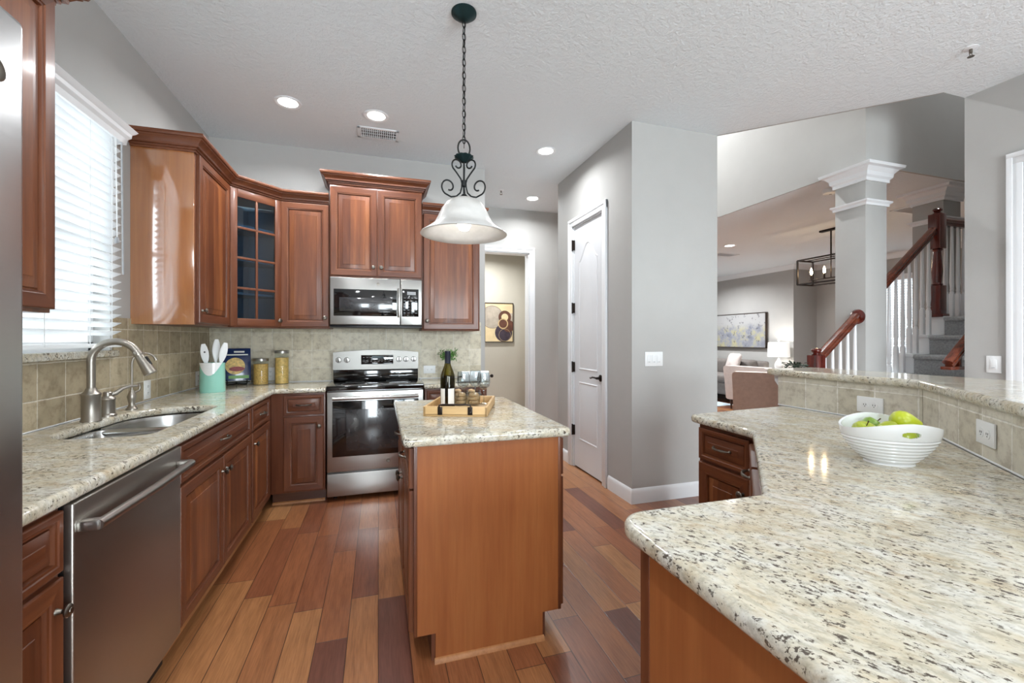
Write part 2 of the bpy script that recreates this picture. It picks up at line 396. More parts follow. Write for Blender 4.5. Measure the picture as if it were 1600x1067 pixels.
    def build(s, name, mats, parent=None, loc=(0, 0, 0), rot=(0, 0, 0), angle=38, **props):
        me = bpy.data.meshes.new(name); me.from_pydata(s.v, [], s.f)
        for mm in ([mats] if isinstance(mats, str) else mats): me.materials.append(MATS[mm])
        me.polygons.foreach_set('material_index', s.m); me.polygons.foreach_set('use_smooth', [True]*len(s.f)); me.update()
        for q in me.polygons:
            if len(q.vertices) > 4: q.use_smooth = False
        (0)
        bm = bmesh.new(); bm.from_mesh(me); bmesh.ops.recalc_face_normals(bm, faces=bm.faces); bm.to_mesh(me); bm.free()
        me.set_sharp_from_angle(angle=R(angle)); me.update()
        return link(name, me, parent, loc, rot, **props)
def link(name, data, parent=None, loc=(0, 0, 0), rot=(0, 0, 0), **props):
    o = bpy.data.objects.new(name, data); COL.objects.link(o); o.parent = parent
    o.location = loc; o.rotation_euler = rot
    for k, v in props.items(): o[k] = v
    return o
def thing(name, label, cat, loc=(0, 0, 0), rz=0, group=None):
    o = link(name, None, None, loc, (0, 0, rz)); o['label'] = label; o['category'] = cat
    if group: o['group'] = group
    return o
def tag(o, label, cat, group=None):
    o['label'] = label; o['category'] = cat
    if group: o['group'] = group
    return o
def struct(o): o['kind'] = 'structure'; return o
def dup(o, loc=None, rot=None, label=None, group=None, parent=None):
    c = o.copy(); COL.objects.link(c); c.parent = parent if parent else None
    if loc is not None: c.location = loc
    if rot is not None: c.rotation_euler = rot
    if label: c['label'] = label
    if group: c['group'] = group
    for ch in list(o.children):
        k = ch.copy(); COL.objects.link(k); k.parent = c
        for g in ch.children:
            h = g.copy(); COL.objects.link(h); h.parent = k
    return c
def fillet(pts, rad, seg=6):
    out = []; n = len(pts)
    for i in range(n):
        p = Vector(pts[i]); a = Vector(pts[i-1]); b = Vector(pts[(i+1) % n])
        r = rad[i] if isinstance(rad, (list, tuple)) else rad
        if r <= 0: out.append(tuple(p)); continue
        u = (a-p).normalized(); v_ = (b-p).normalized(); ang = u.angle(v_)
        d = r/math.tan(ang/2); p0 = p+u*d; p1 = p+v_*d; c = p+(u+v_).normalized()*(r/math.sin(ang/2))
        a0 = math.atan2(p0.y-c.y, p0.x-c.x); a1 = math.atan2(p1.y-c.y, p1.x-c.x)
        da = (a1-a0+math.pi) % (2*math.pi)-math.pi
        for k in range(seg+1): t_ = a0+da*k/seg; out.append((c.x+r*math.cos(t_), c.y+r*math.sin(t_)))
    return out
def slab(name, loops, z0, z1, bev, mat, parent=None):
    """polygon slab with holes and rounded edges; caps are exactly flat"""
    b = MB(); seg = 4; tops = []; bots = []
    prof = [(bev*(1-math.sin(q)), z0+bev*(1-math.cos(q))) for q in [math.pi/2*k/seg for k in range(seg+1)]]
    prof += [(bev*(1-math.cos(q)), z1-bev*(1-math.sin(q))) for q in [math.pi/2*k/seg for k in range(seg+1)]]
    for li, lp in enumerate(loops):
        n = len(lp); ar = sum(lp[i-1][0]*lp[i][1]-lp[i][0]*lp[i-1][1] for i in range(n))
        sg = (1 if ar > 0 else -1)*(1 if li == 0 else -1); offs = []
        for i in range(n):
            p = Vector(lp[i]); d0 = (p-Vector(lp[i-1])).normalized(); d1 = (Vector(lp[(i+1) % n])-p).normalized()
            n0 = Vector((-d0.y, d0.x))*sg; n1 = Vector((-d1.y, d1.x))*sg; m_ = n0+n1; m_ = m_/max(.3, m_.dot(n0)); offs.append(m_)
        o = len(b.v)
        for d, z in prof:
            for i in range(n): q = Vector(lp[i])+offs[i]*d; b.v.append((q.x, q.y, z))
        for k in range(len(prof)-1):
            for i in range(n): j = (i+1) % n; b.f.append((o+k*n+i, o+k*n+j, o+(k+1)*n+j, o+(k+1)*n+i)); b.m.append(0)
        bots.append([o+i for i in range(n)]); tops.append([o+(len(prof)-1)*n+i for i in range(n)])
    for grp in (bots, tops):
        bm = bmesh.new(); idx = {}
        for lp in grp:
            vs = [bm.verts.new(b.v[i]) for i in lp]
            for v_, i in zip(vs, lp): idx[v_] = i
            for i in range(len(vs)): bm.edges.new((vs[i-1], vs[i]))
        bmesh.ops.triangle_fill(bm, edges=list(bm.edges), use_beauty=True, use_dissolve=False)
        for f in bm.faces: b.f.append(tuple(idx[v_] for v_ in f.verts)); b.m.append(0)
        bm.free()
    ob = b.build(name, mat, parent); me = ob.data
    for q in me.polygons: q.use_smooth = abs(q.normal.z) < .9999
    me.update(); return ob

# ------------------------------------------------------------------ the room
XL, YB, ZC, XW, XP, YP, YP2, XE = -1.375, 4.26, 3.013, 1.03, 1.906, 2.97, 4.435, 2.73
YH, XR, ZV, ZS = 5.46, 3.985, 5.2, 2.74
def wall(name, boxes, mat='wall_paint'):
    b = MB()
    for bx in boxes: b.box(*bx)
    return struct(b.build(name, mat))
struct(MB().box(-1.6, 8.6, -3.0, 10.3, -.1, 0).build('floor', 'plank_floor'))
WY0, WY1, WZ0, WZ1 = 1.86, 2.85, 1.235, 2.42                      # sink window
T = .14
wall('wall_left', [(XL-T, XL, -2.8, WY0, 0, ZC), (XL-T, XL, WY1, YB, 0, ZC), (XL-T, XL, WY0, WY1, 0, WZ0), (XL-T, XL, WY0, WY1, WZ1, ZC)])
wall('wall_back', [(XL-T, XW, YB, YB+T, 0, ZC), (XW-T, XW, YB+T, YH, 0, ZC)])
DX0, DX1, DZ = 1.16, 1.93, 2.44                                    # hall doorway
wall('wall_hall', [(XW-T, DX0, YH, YH+T, 0, ZC), (DX1, XE, YH, YH+T, 0, ZC), (DX0, DX1, YH, YH+T, DZ, ZC)])
PDY0, PDY1 = 3.42, 4.05                                             # pantry door
b = MB().prism([(XP, PDY0), (XP, YP), (XE, YP), (XE, YP2), (XP, YP2), (XP, PDY1), (XP+.12, PDY1), (XP+.12, YP2-.12), (XE-.12, YP2-.12), (XE-.12, YP+.12), (XP+.12, YP+.12), (XP+.12, PDY0)], 0, ZC)
b.box(XP, XP+.12, PDY0, PDY1, 2.44, ZC).box(XP+.121, XP+.14, PDY0-.1, PDY1+.1, 0, 2.6).box(XE-.12, XE, YP+.03, YH+.2, ZC+.02, ZV)
struct(b.build('wall_pantry', 'wall_paint'))
wall('wall_entry_side', [(XE, XE+.12, YH, 10.0, 0, ZV)])
wall('wall_north', [(XE, 2.85, 10, 10.14, 0, ZV), (2.85, 3.75, 10, 10.14, 0, 3.2), (2.85, 3.75, 10, 10.14, 4.7, ZV), (3.75, 8.5, 10, 10.14, 0, ZV)])
wall('wall_right', [(XR, XR+.12, .9+.79, 1.986, 0, ZC), (XR, XR+.12, -2.8, .9, 0, ZC), (XR, XR+.12, .9, 1.69, 2.44, ZC)])
wall('wall_stair', [(XR+.12, 6.6, 1.866, 1.986, 0, ZV), (6.6, 6.72, 1.866, 2.67, 0, ZV+.0)])
wall('wall_upper', [(3.85, 3.87, 2.55, 10.0, ZS, ZV), (3.87, 6.6, 2.55, 2.57, ZS, ZV)])
b = MB().prism([(XE, YP), (3.757, 1.986), (3.80, 2.03), (XE+.03, 3.03)], ZC+.02, ZV).box(3.757, XR+.12, 1.89, 1.986, ZC+.02, ZV)
struct(b.build('wall_bulkhead', 'wall_paint'))
RX = [(-.95, .05, .9, 2.45), (1.15, 3.25, 0, 2.35)]                 # rear window, patio door
wall('wall_rear', [(XL-T, -.95, -2.94, -2.8, 0, ZC), (-.95, .05, -2.94, -2.8, 0, .9), (-.95, .05, -2.94, -2.8, 2.45, ZC), (.05, 1.15, -2.94, -2.8, 0, ZC), (1.15, 3.25, -2.94, -2.8, 2.35, ZC), (3.25, XR+.12, -2.94, -2.8, 0, ZC)])
LW0, LW1, LZ0, LZ1 = 4.35, 5.35, .7, 2.35
wall('wall_living', [(7.7, 7.84, 6.4, 10, 0, ZS), (7.84, 8.44, 6.4, 6.54, 0, ZS), (8.3, 8.44, 2.55, LW0, 0, ZS), (8.3, 8.44, LW1, 6.4, 0, ZS), (8.3, 8.44, LW0, LW1, 0, LZ0), (8.3, 8.44, LW0, LW1, LZ1, ZS)])
wall('wall_dining', [(6.72, 8.44, 2.43, 2.55, 0, ZS)])
wall('wall_study', [(.5, 2.8, 7.0, 7.1, 0, 2.8), (.5, .6, 5.6, 7, 0, 2.8), (2.7, 2.8, 5.6, 7, 0, 2.8)], 'beige_paint')
struct(MB().prism([(XL-T, -2.94), (XR+.12, -2.94), (XR+.12, 1.986), (3.757, 1.986), (XE, YP), (XE, YH+.2), (XL-T, YH+.2)], ZC, ZC+.02).build('ceiling', 'ceiling_paint'))
struct(MB().box(3.87, 8.44, 2.57, 10.0, ZS, ZS+.1).build('ceiling_living', 'ceiling_paint'))
struct(MB().box(XE-.1, 6.72, 1.8, 10.1, ZV, ZV+.1).build('ceiling_entry', 'ceiling_paint'))
struct(MB().box(.5, 2.8, 5.6, 7.1, 2.75, 2.85).build('ceiling_study', 'ceiling_paint'))
# baseboards
BB = [(0, 0), (.014, 0), (.014, .085), (.011, .1), (.006, .112), (0, .118)]
def base(name, path): return struct(MB().sweep(path, BB).build(name, 'white_trim', angle=25))
base('baseboard_pantry', [(XP, YP2), (XP, PDY1+.09)])
base('baseboard_pantry_corner', [(XP, PDY0-.09), (XP, YP), (XE, YP)])
base('baseboard_hall', [(DX1+.08, YH), (XE, YH)])
base('baseboard_right', [(XR, 1.986), (XR, 1.78)])
# casings
CS = [(0, 0), (.018, .006), (.02, .02), (.016, .05), (.018, .062), (.016, .075), (0, .075)]
def casing(name, w, h, loc, rz, depth=.0):
    """door casing facing local -Y around an opening x 0..w, z 0..h"""
    b = MB()
    for x0, x1 in ((-.075, 0), (w, w+.075)):
        b.box(x0, x1, -.018, 0, 0, h+.075, .004); b.box(x0+(.0 if x0 < 0 else .045), x1-(.045 if x0 < 0 else 0), -.024, -.016, 0, h+.07, .003)
    b.box(-.075, w+.075, -.0185, 0, h, h+.075, .004); b.box(-.075, w+.075, -.0245, -.016, h+.043, h+.075, .003)
    if depth:
        b.box(-.002, .012, 0, depth, 0, h); b.box(w-.012, w+.002, 0, depth, 0, h); b.box(0, w, 0, depth, h-.012, h+.002)
    return struct(b.build(name, 'white_trim', None, loc, (0, 0, rz)))
casing('trim_1', DX1-DX0, DZ, (DX0, YH, 0), 0, T)
casing('trim_2', PDY1-PDY0, 2.44, (XP, PDY1, 0), R(-90), .05)
casing('trim_3', .79, 2.44, (XR, 1.69, 0), R(-90), .05)

# panel doors (two raised panels, the upper with an arched top)
def panel_ring(b, pts, y0, prof):
    n = len(pts); cx = sum(p[0] for p in pts)/n; cz = sum(p[1] for p in pts)/n
    def inset(d):
        out = []
        for i in range(n):
            p = Vector(pts[i]); a = Vector(pts[i-1]); c = Vector(pts[(i+1) % n])
            d0 = (p-a).normalized(); d1 = (c-p).normalized(); n0 = Vector((-d0.y, d0.x)); n1 = Vector((-d1.y, d1.x)); bb = n0+n1
            bb = bb/max(.3, bb.dot(n0)); q = p+bb*d; out.append((q.x, q.y))
        return out
    rings = [[(x, y0+dy, z) for x, z in inset(d)] for d, dy in prof]
    vs = [v for r in rings for v in r]; fs = []
    for i in range(len(rings)-1):
        for a in range(n): c = (a+1) % n; fs.append((i*n+a, i*n+c, (i+1)*n+c, (i+1)*n+a))
    fs.append(tuple(range((len(rings)-1)*n, len(rings)*n)))
    b.add(vs, fs)
def house_door(name, w, h, loc, rz):
    b = MB(); b.box(0, w, 0, .035, 0, h, .002)
    x0, x1 = .11, w-.11; mid = w/2
    arch = []
    for k in range(13):
        t_ = k/12; x = x1+(x0-x1)*t_; arch.append((x, h-.36+.17*(.5-.5*math.cos(2*math.pi*min(1, max(0, t_))))**.8))
    prof = [(0, -.001), (.006, -.006), (.016, -.001), (.03, .0), (.04, -.003), (.05, -.005)]
    prof = [(0, -.0008), (.008, -.007), (.02, -.0012), (.05, -.0055)]
    panel_ring(b, [(x0, .98), (x1, .98)]+arch, 0, prof)
    panel_ring(b, [(x0, .28), (x1, .28), (x1, .86), (x0, .86)], 0, prof)
    return struct(b.build(name, 'door_white', None, loc, (0, 0, rz), angle=20))
pd = house_door('door_1', PDY1-PDY0-.03, 2.415, (XP+.012, PDY1-.015, .012), R(-90))
for z in (.36, 1.0, 1.6, 2.24):
    b = MB(); b.box(-.012, .014, -.02, -.001, z-.05, z+.05, .002); b.tube([(-.013, -.02, z-.055), (-.013, -.02, z+.055)], .007)
    b.build('hinge', 'bronze', pd)
def lever(parent, x, z, sx, y0=-.001):
    b = MB(); b.lathe([(.0, 0), (.031, 0), (.031, .006), (.022, .012), (.012, .016), (.011, .045), (0, .046)], 24, Matrix.Translation((x, y0, z)) @ Matrix.Rotation(R(90), 4, 'X'))
    b.tube([(x, y0-.042, z), (x+sx*.03, y0-.046, z+.004), (x+sx*.07, y0-.046, z+.004), (x+sx*.105, y0-.046, z-.008), (x+sx*.12, y0-.046, z-.004)], [.009, .009, .008, .007, .005])
    return b.build('lever_handle', 'bronze', parent)
lever(pd, PDY1-PDY0-.085, .93, -1)
d2 = house_door('door_2', .77, 2.415, (XR+.02, 1.68, .012), R(-90))

# windows
def window(name, w, h, loc, rz, cols=2, rows=2, depth=.1):
    b = MB()
    for x0, x1, z0, z1 in ((0, .05, 0, h), (w-.05, w, 0, h), (0, w, 0, .05), (0, w, h-.05, h)): b.box(x0, x1, depth-.03, depth+.03, z0, z1, .004)
    for k in range(1, cols): b.box(w*k/cols-.022, w*k/cols+.022, depth-.02, depth+.02, .05, h-.05, .003)
    for k in range(1, rows): b.box(.05, w-.05, depth-.024, depth+.024, h*k/rows-.02, h*k/rows+.02, .003)
    o = struct(b.build(name, 'white_trim', None, loc, (0, 0, rz)))
    MB().box(.04, w-.04, depth-.003, depth+.003, .04, h-.04).build('window_pane', 'pane', o)
    return o
window('window_1', WY1-WY0, WZ1-WZ0, (XL, WY0, WZ0), R(90), 2, 2)
window('window_2', 1.0, 1.55, (.05, -2.8, .9), R(180), 1, 2)
window('window_3', 2.1, 2.35, (3.25, -2.8, 0), R(180), 2, 1)
window('window_4', LW1-LW0, LZ1-LZ0, (8.3, LW1, LZ0), R(-90), 2, 2)
window('added_entry_window', .9, 1.5, (2.85, 10, 3.2), 0, 2, 2, .07)  # unseen high window, added to bring light into the entry
def blind(loc, rz, w, h, label, tilt=20, pitch=.044, valance=True, cords=(.2, .8), wand=True, y=-.03):
    t = thing('window_blind', label, 'window blind', loc, rz, None)
    b = MB(); n = int((h-.09)/pitch)
    for k in range(n):
        z = h-.08-pitch*k
        b.box(.004, w-.004, -.025, .025, -.0014, .0014, mat=Matrix.Translation((0, y, z)) @ Matrix.Rotation(R(tilt), 4, 'X'))
    b.build('slats', 'slat', t)
    MB().box(.004, w-.004, y-.026, y+.026, .0, .02, .003).build('bottom_rail', 'slat', t)
    if valance:
        MB().box(0, w, y-.03, y+.03, h-.06, h, .003).build('headrail', 'white_plastic', t)
        pr = [(0, h-.075), (.012, h-.075), (.016, h-.045), (.028, h-.03), (.03, h-.012), (.042, h), (.05, h+.012), (0, h+.012)]
        MB().sweep([(-.005, y+.04), (-.005, y-.03), (w-.01, y-.03), (w-.01, y+.04)], pr).build('valance', 'white_trim', t, angle=25)
    c = MB()
    for f in cords: c.tube([(w*f, y-.027, .01), (w*f, y-.027, h-.06)], .0016, 6)
    c.build('ladder_cord', 'cord_white', t)
    if wand:
        MB().tube([(w-.05, y-.045, h-.08), (w-.048, y-.05, h*.33)], .0045, 8).build('tilt_wand', 'grey_mark', t)
        k = MB(); k.tube([(w-.11, y-.045, h-.08), (w-.105, y-.05, h*.49)], .0016, 6); k.tube([(w-.10, y-.045, h-.08), (w-.1, y-.05, h*.49)], .0016, 6)
        k.build('pull_cord', 'cord_white', t)
        MB().lathe([(.004, .03), (.009, .022), (.01, 0), (.004, -.004)], 12, Matrix.Translation((w-.103, y-.05, h*.49-.028))).build('cord_tassel', 'grey_mark', t)
    return t
blind((XL, WY0, WZ0+.02), R(90), WY1-WY0, WZ1-WZ0-.02, 'white slatted blind with valance on the window above the sink', -28, cords=(.1, .42, .72, .9))
blind((.05, -2.8, .9), R(180), 1.0, 1.55, 'white slatted blind on the rear window behind the viewer', 10, wand=False, y=.02)
blind((8.3, LW1, LZ0), R(-90), LW1-LW0, LZ1-LZ0, 'white slatted blind seen through the stair balusters', 40, wand=False)

# crown trim on the far living room wall, columns and capitals
CR = [(0, -.09), (.012, -.09), (.02, -.07), (.05, -.03), (.07, -.012), (.075, 0), (0, 0)]
struct(MB().sweep([(7.7, 10), (7.7, 6.4), (8.3, 6.4), (8.3, 2.55)], [(o, ZS+z) for o, z in CR]).build('trim_4', 'white_trim', angle=25))
def column(name, x, y, w):
    c = struct(MB().box(x, x+w, y, y+w, 0, ZS, .003).build(name, 'wall_paint'))
    sq = [(x, y), (x+w, y), (x+w, y+w), (x, y+w)]
    pr = [(0, -.13), (.014, -.13), (.014, -.105), (.03, -.09), (.034, -.06), (.06, -.03), (.085, -.022), (.09, 0), (0, 0)]
    MB().sweep(sq, [(o, ZS+z) for o, z in pr], closed=True).build('capital', 'white_trim', c, angle=25)
    pr = [(0, -.03), (.012, -.03), (.014, -.012), (.028, 0), (.03, .012), (0, .02)]
    MB().sweep(sq, [(o, ZS-.30+z) for o, z in pr], closed=True).build('neck_band', 'white_trim', c, angle=25)
    return c
column('column', 3.85, 2.55, .25); column('column', 5.09, 2.69, .25)

# ------------------------------------------------------------------ cabinets
def door_front(w, h, fw=.058, t=.02):
    """cabinet front, local x 0..w, z 0..h, front plane y=0, back y=t; returns frame and raised panel"""
    f = MB(); x = fw
    def ring(d, y): return [(d, y, d), (w-d, y, d), (w-d, y, h-d), (d, y, h-d)]
    rings = [ring(0, t), ring(0, .005), ring(.0015, .0015), ring(.005, 0), ring(x-.012, 0), ring(x-.009, .003), ring(x-.003, .0045), ring(x, .016)]
    vs = [v for r in rings for v in r]; fs = []; mi = []
    for i in range(len(rings)-1):
        for a in range(4):
            c = (a+1) % 4; fs.append((i*4+a, i*4+c, (i+1)*4+c, (i+1)*4+a)); mi.append(1 if a in (0, 2) else 0)
    fs.append((3, 2, 1, 0)); mi.append(0)
    f.add(vs, fs, mi)
    p = MB(); g = min(.038, (min(w, h)-2*x)*.33)
    rings = [ring(x-.001, .0165), ring(x+.004, .016), ring(x+.0055, .010), ring(x+g, .0035), ring(x+g+.002, .0015)]
    vs = [v for r in rings for v in r]; fs = []
    for i in range(len(rings)-1):
        for a in range(4): c = (a+1) % 4; fs.append((i*4+a, i*4+c, (i+1)*4+c, (i+1)*4+a))
    fs.append(tuple(range(16, 20))); p.add(vs, fs)
    return f, p
KN = [(.0, 0), (.009, 0), (.007, .004), (.005, .012), (.008, .017), (.0155, .021), (.017, .025), (.013, .029), (.008, .03), (.007, .0315), (0, .032)]
def knob(parent, x, z):
    return MB().lathe(KN, 20, Matrix.Translation((x, 0, z)) @ Matrix.Rotation(R(90), 4, 'X')).build('knob', 'pewter', parent)
def pull(parent, x, z, w=.1):
    pts = []; rr = []
    for k in range(13):
        t_ = k/12; pts.append((x-w/2+w*t_, -.004-.022*math.sin(math.pi*t_)**.6, z)); rr.append(.0035+.0035*abs(math.sin(2*math.pi*t_)))
    b = MB().tube(pts, rr, 8)
    for s_ in (-1, 1): b.lathe([(.008, 0), (.007, .004), (.003, .007)], 12, Matrix.Translation((x+s_*w/2, 0, z)) @ Matrix.Rotation(R(90), 4, 'X'))
    return b.build('pull', 'pewter', parent)
def front(cab, kind, x, z, w, h, kx=None, kz=None, hw=None, fw=.058):
    f, p = door_front(w, h, fw)
    d = f.build(kind, ['cherry', 'cherry_rail'], cab, (x, -.02, z), angle=20)
    p.build('raised_panel', 'cherry_panel' if kind == 'door' else 'cherry_rail', d, angle=20)
    if hw == 'knob': knob(d, kx, kz)
    if hw == 'pull': pull(d, w/2, h/2)
    return d
def drawer(cab, x, z, w, h, hw='pull'): return front(cab, 'drawer', x, z, w, h, hw=hw, fw=.03)
def door(cab, x, z, w, h, side='r', top=True):
    return front(cab, 'door', x, z, w, h, (w-.03) if side == 'r' else .03, (h-.075) if top else .075, 'knob')
def base_cab(name, label, loc, rz, w, d, h=.876, kick=.06, kh=.1, side='cherry_side', group=None, cat='cabinet'):
    c = thing(name, label, cat, loc, rz, group)
    MB().box(0, w, 0, d, kh, h, .0015).build('carcass', side, c)
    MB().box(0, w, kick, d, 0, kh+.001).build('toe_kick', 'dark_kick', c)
    return c
FX = -.79                                                     # face frames of the left run
c = base_cab('base_cabinet', 'cherry base cabinet squeezed between the refrigerator and the dishwasher', (FX, .95, 0), R(90), .462, .57)
drawer(c, .012, .705, .438, .155); door(c, .012, .115, .438, .575, 'r')
c = thing('sink_cabinet', 'wide cherry sink cabinet with two doors below one long front', 'cabinet', (FX, 2.075, 0), R(90))
MB().box(0, 1.055, 0, .57, .1, .69).box(0, 1.055, 0, .02, .69, .876).box(0, .018, .02, .57, .69, .876).box(1.037, 1.055, .02, .57, .69, .876).build('carcass', 'cherry_side', c)
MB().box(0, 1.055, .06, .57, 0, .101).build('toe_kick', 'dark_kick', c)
drawer(c, .015, .705, 1.025, .155); door(c, .015, .115, .51, .575, 'r'); door(c, .53, .115, .51, .575, 'l')
c = base_cab('base_cabinet', 'cherry base cabinet in the corner between sink cabinet and back run', (FX, 3.132, 0), R(90), 1.12, .57)
drawer(c, .015, .705, .46, .155); door(c, .015, .115, .46, .575, 'l')
c = base_cab('base_cabinet', 'narrow cherry base cabinet just left of the range', (-.789, 3.72, 0), 0, .386, .535)
drawer(c, .09, .705, .285, .155); door(c, .09, .115, .285, .575, 'r')
c = base_cab('base_cabinet', 'cherry base cabinet just right of the range, mostly behind the island', (.377, 3.72, 0), 0, .54, .535)
drawer(c, .015, .705, .51, .155); door(c, .015, .115, .25, .575, 'r'); door(c, .272, .115, .253, .575, 'l')
sh = [(0, 0), (.016, 0), (.013, .01), (.006, .017), (0, .018)]
struct(MB().sweep([(FX-.06, 3.66), (FX-.06, 2.08)], [(-o, z) for o, z in sh]).build('trim_5', 'shoe_wood'))
struct(MB().sweep([(-.41, 3.78), (-.79, 3.78)], [(-o, z) for o, z in sh]).build('trim_6', 'shoe_wood'))

# wall cabinets
def wall_cab(label, loc, rz, w, d, h, side='cherry_side'):
    c = thing('wall_cabinet', label, 'cabinet', loc, rz)
    MB().box(0, w, 0, d, 0, h, .0015).build('carcass', side, c); return c
UZ, UH = 1.385, 1.045
c = thing('wall_cabinet', 'cherry wall cabinet with a glossy bare side panel facing the window', 'cabinet', (-1.059, 3.046, UZ), R(90))
MB().box(.012, .614, 0, -(XL+1.059)-.001, 0, UH, .0015).build('carcass', 'cherry_side', c)
MB().box(0, .012, .0, -(XL+1.059)-.001, 0, UH, .001).build('side_panel', 'veneer_gloss', c)
door(c, .035, .012, .56, UH-.02, 'l', False)
c = thing('corner_cabinet', 'diagonal corner wall cabinet with glazed door of eight panes', 'cabinet', (-1.059, 3.66, UZ), R(45))
DW = .412
bd = MB().prism([(0, 0), (DW, 0), (DW+.02, .02), (DW+.2, .2), (DW/2, .43), (-.2, .2), (-.02, .02)], 0, .02).prism([(0, 0), (DW, 0), (DW+.2, .2), (DW/2, .43), (-.2, .2)], UH-.02, UH)
bd.box(-.001, .03, 0, .02, 0, UH).box(DW-.03, DW+.001, 0, .02, 0, UH)
bd.build('carcass', 'cherry_side', c)
MB().prism([(.01, .40), (DW-.01, .40), (DW/2, .43)], .02, UH-.02).prism([(0, .03), (-.18, .2), (.02, .4), (.03, .39), (-.16, .2), (.01, .04)], .02, UH-.02).prism([(DW, .03), (DW+.18, .2), (DW-.02, .4), (DW-.03, .39), (DW+.16, .2), (DW-.01, .04)], .02, UH-.02).build('lining', 'cabinet_blue_reflection', c)
for k in (1, 2, 3): MB().prism([(.02, .05), (DW-.02, .05), (DW+.1, .2), (DW/2, .4), (-.1, .2)], UH*k/4-.008, UH*k/4+.008).build('shelf', 'cabinet_blue_reflection', c)
dh = UH-.02; fw = .058
b = MB()
b.box(.006, fw, 0, .02, 0, dh, .003).box(DW-fw, DW-.006, 0, .02, 0, dh, .003)
b2 = MB(); dd = b.build('door', 'cherry', c, (0, -.02, .01))
for z in (0, dh-fw): MB().box(fw, DW-fw, 0, .02, z, z+fw, .003).build('rail', 'cherry_rail', dd)
mt = MB().box(DW/2-.009, DW/2+.009, .002, .016, fw, dh-fw, .003)
for k in (1, 2, 3): z = fw+(dh-2*fw)*k/4; mt.box(fw, DW-fw, .002, .016, z-.009, z+.009, .003)
mt.build('muntin', 'cherry', dd)
for i in range(2):
    for k in range(4):
        x0 = fw if i == 0 else DW/2; x1 = DW/2 if i == 0 else DW-fw; z0 = fw+(dh-2*fw)*k/4; z1 = fw+(dh-2*fw)*(k+1)/4
        MB().box(x0, x1, .009, .012, z0, z1).build('glass_pane', 'cabinet_glass', dd)
knob(dd, DW-.03, .05)
c = wall_cab('narrow cherry wall cabinet between glazed corner cabinet and microwave', (-.766, 3.95, UZ), 0, .372, .308, UH)
door(c, .004, .012, .364, UH-.02, 'r', False)
c = wall_cab('taller cherry wall cabinet with two doors above the microwave', (-.39, 3.92, 1.822), 0, .762, .338, .80)
door(c, .006, .012, .372, .745, 'r', False); door(c, .384, .012, .372, .745, 'l', False)
CP = [(0, 0), (.01, 0), (.011, .010), (.019, .012), (.020, .022), (.032, .025), (.034, .036), (.046, .052), (.058, .060), (.0585, .067), (.068, .070), (.072, .08), (.070, .092), (0, .092)]
CP = [(o, z) for o, z in CP]
MB().sweep([(0, .338), (0, 0), (.762, 0), (.762, .338)], [(o, z+.78) for o, z in CP]).build('crown', 'cherry_rail', c, angle=20)
c = wall_cab('cherry wall cabinet right of the microwave behind the pendant shade', (.374, 3.95, 1.372), 0, .53, .308, UH+.013)
door(c, .012, .012, .506, UH-.01, 'l', False)
MB().sweep([(.0, 0), (.53, 0), (.53, .308)], [(o, z+UH-.002) for o, z in CP]).build('crown', 'cherry_rail', c, angle=20)
cr = MB().sweep([(XL+.002, 3.046), (-1.059, 3.046), (-1.059, 3.66), (-.768, 3.951), (-.396, 3.951)], [(o, z+UZ+UH-.012) for o, z in CP]).build('crown_molding', 'cherry_rail', angle=20)
tag(cr, 'stepped cherry crown molding running along the tops of the corner wall cabinets', 'molding')
c = wall_cab('cherry wall cabinet between the refrigerator and the sink window', (-1.045, 1.05, UZ), R(90), .78, .328, UH)
door(c, .01, .012, .38, UH-.02, 'r', False); door(c, .392, .012, .38, UH-.02, 'l', False)
MB().sweep([(0, .328), (0, 0), (.78, 0), (.78, .328)], [(o, z+UH-.012) for o, z in CP]).build('crown', 'cherry_rail', c, angle=20)

# ------------------------------------------------------------------ counters, sink, backsplash
G0, G1 = .876, .914
CE = -.755
sink_hole = fillet([(-1.25, 2.09), (-.885, 2.09), (-.885, 2.90), (-1.25, 2.90)], [.16, .05, .07, .24], 8)
outer = fillet([(XL+.001, .945), (CE, .945), (CE, 3.68), (-.397, 3.68), (-.397, YB-.001), (XL+.001, YB-.001)], [0, .01, .03, .006, 0, 0], 5)
o = slab('countertop', [outer, list(reversed(sink_hole))], G0, G1, .014, 'granite')
tag(o, 'long granite worktop with the sink, running from refrigerator to range', 'worktop')
o = slab('countertop', [fillet([(.369, 3.68), (.94, 3.68), (.94, YB-.001), (.369, YB-.001)], [.004, .02, 0, 0], 5)], G0, G1, .014, 'granite')
tag(o, 'short granite worktop on the right of the range', 'worktop')
sk = thing('kitchen_sink', 'stainless double bowl sink set under the granite worktop', 'sink', (0, 0, 0))
def bowl_mb(y0, y1, r):
    b = MB(); rings = []
    for ins, z in ((-.012, G0-.001), (0, G0-.002), (.004, G0-.02), (.012, .74), (.03, .715), (.06, .705)):
        rings.append([(x, y, z) for x, y in fillet([(-1.245+ins, y0+ins), (-.88-ins, y0+ins), (-.88-ins, y1-ins), (-1.245+ins, y1-ins)], [max(.02, q-ins) for q in r], 6)])
    b.loft(rings, cap=False); n = len(rings[0]); b.f.append(tuple(range(5*n, 6*n))); b.m.append(0)
    return b
bowl_mb(2.105, 2.475, [.16, .06, .05, .05]).build('near_bowl', 'sink_steel', sk)
bowl_mb(2.495, 2.875, [.05, .05, .07, .22]).build('far_bowl', 'sink_steel', sk)
MB().box(-1.24, -.885, 2.465, 2.505, G0-.03, G0-.004, .008).build('divider', 'sink_steel', sk)
for y in (2.29, 2.68): MB().lathe([(.0, .7055), (.03, .7055), (.042, .708), (.045, .706)], 24, Matrix.Translation((-1.07, y, 0))).build('drain', 'pewter', sk)

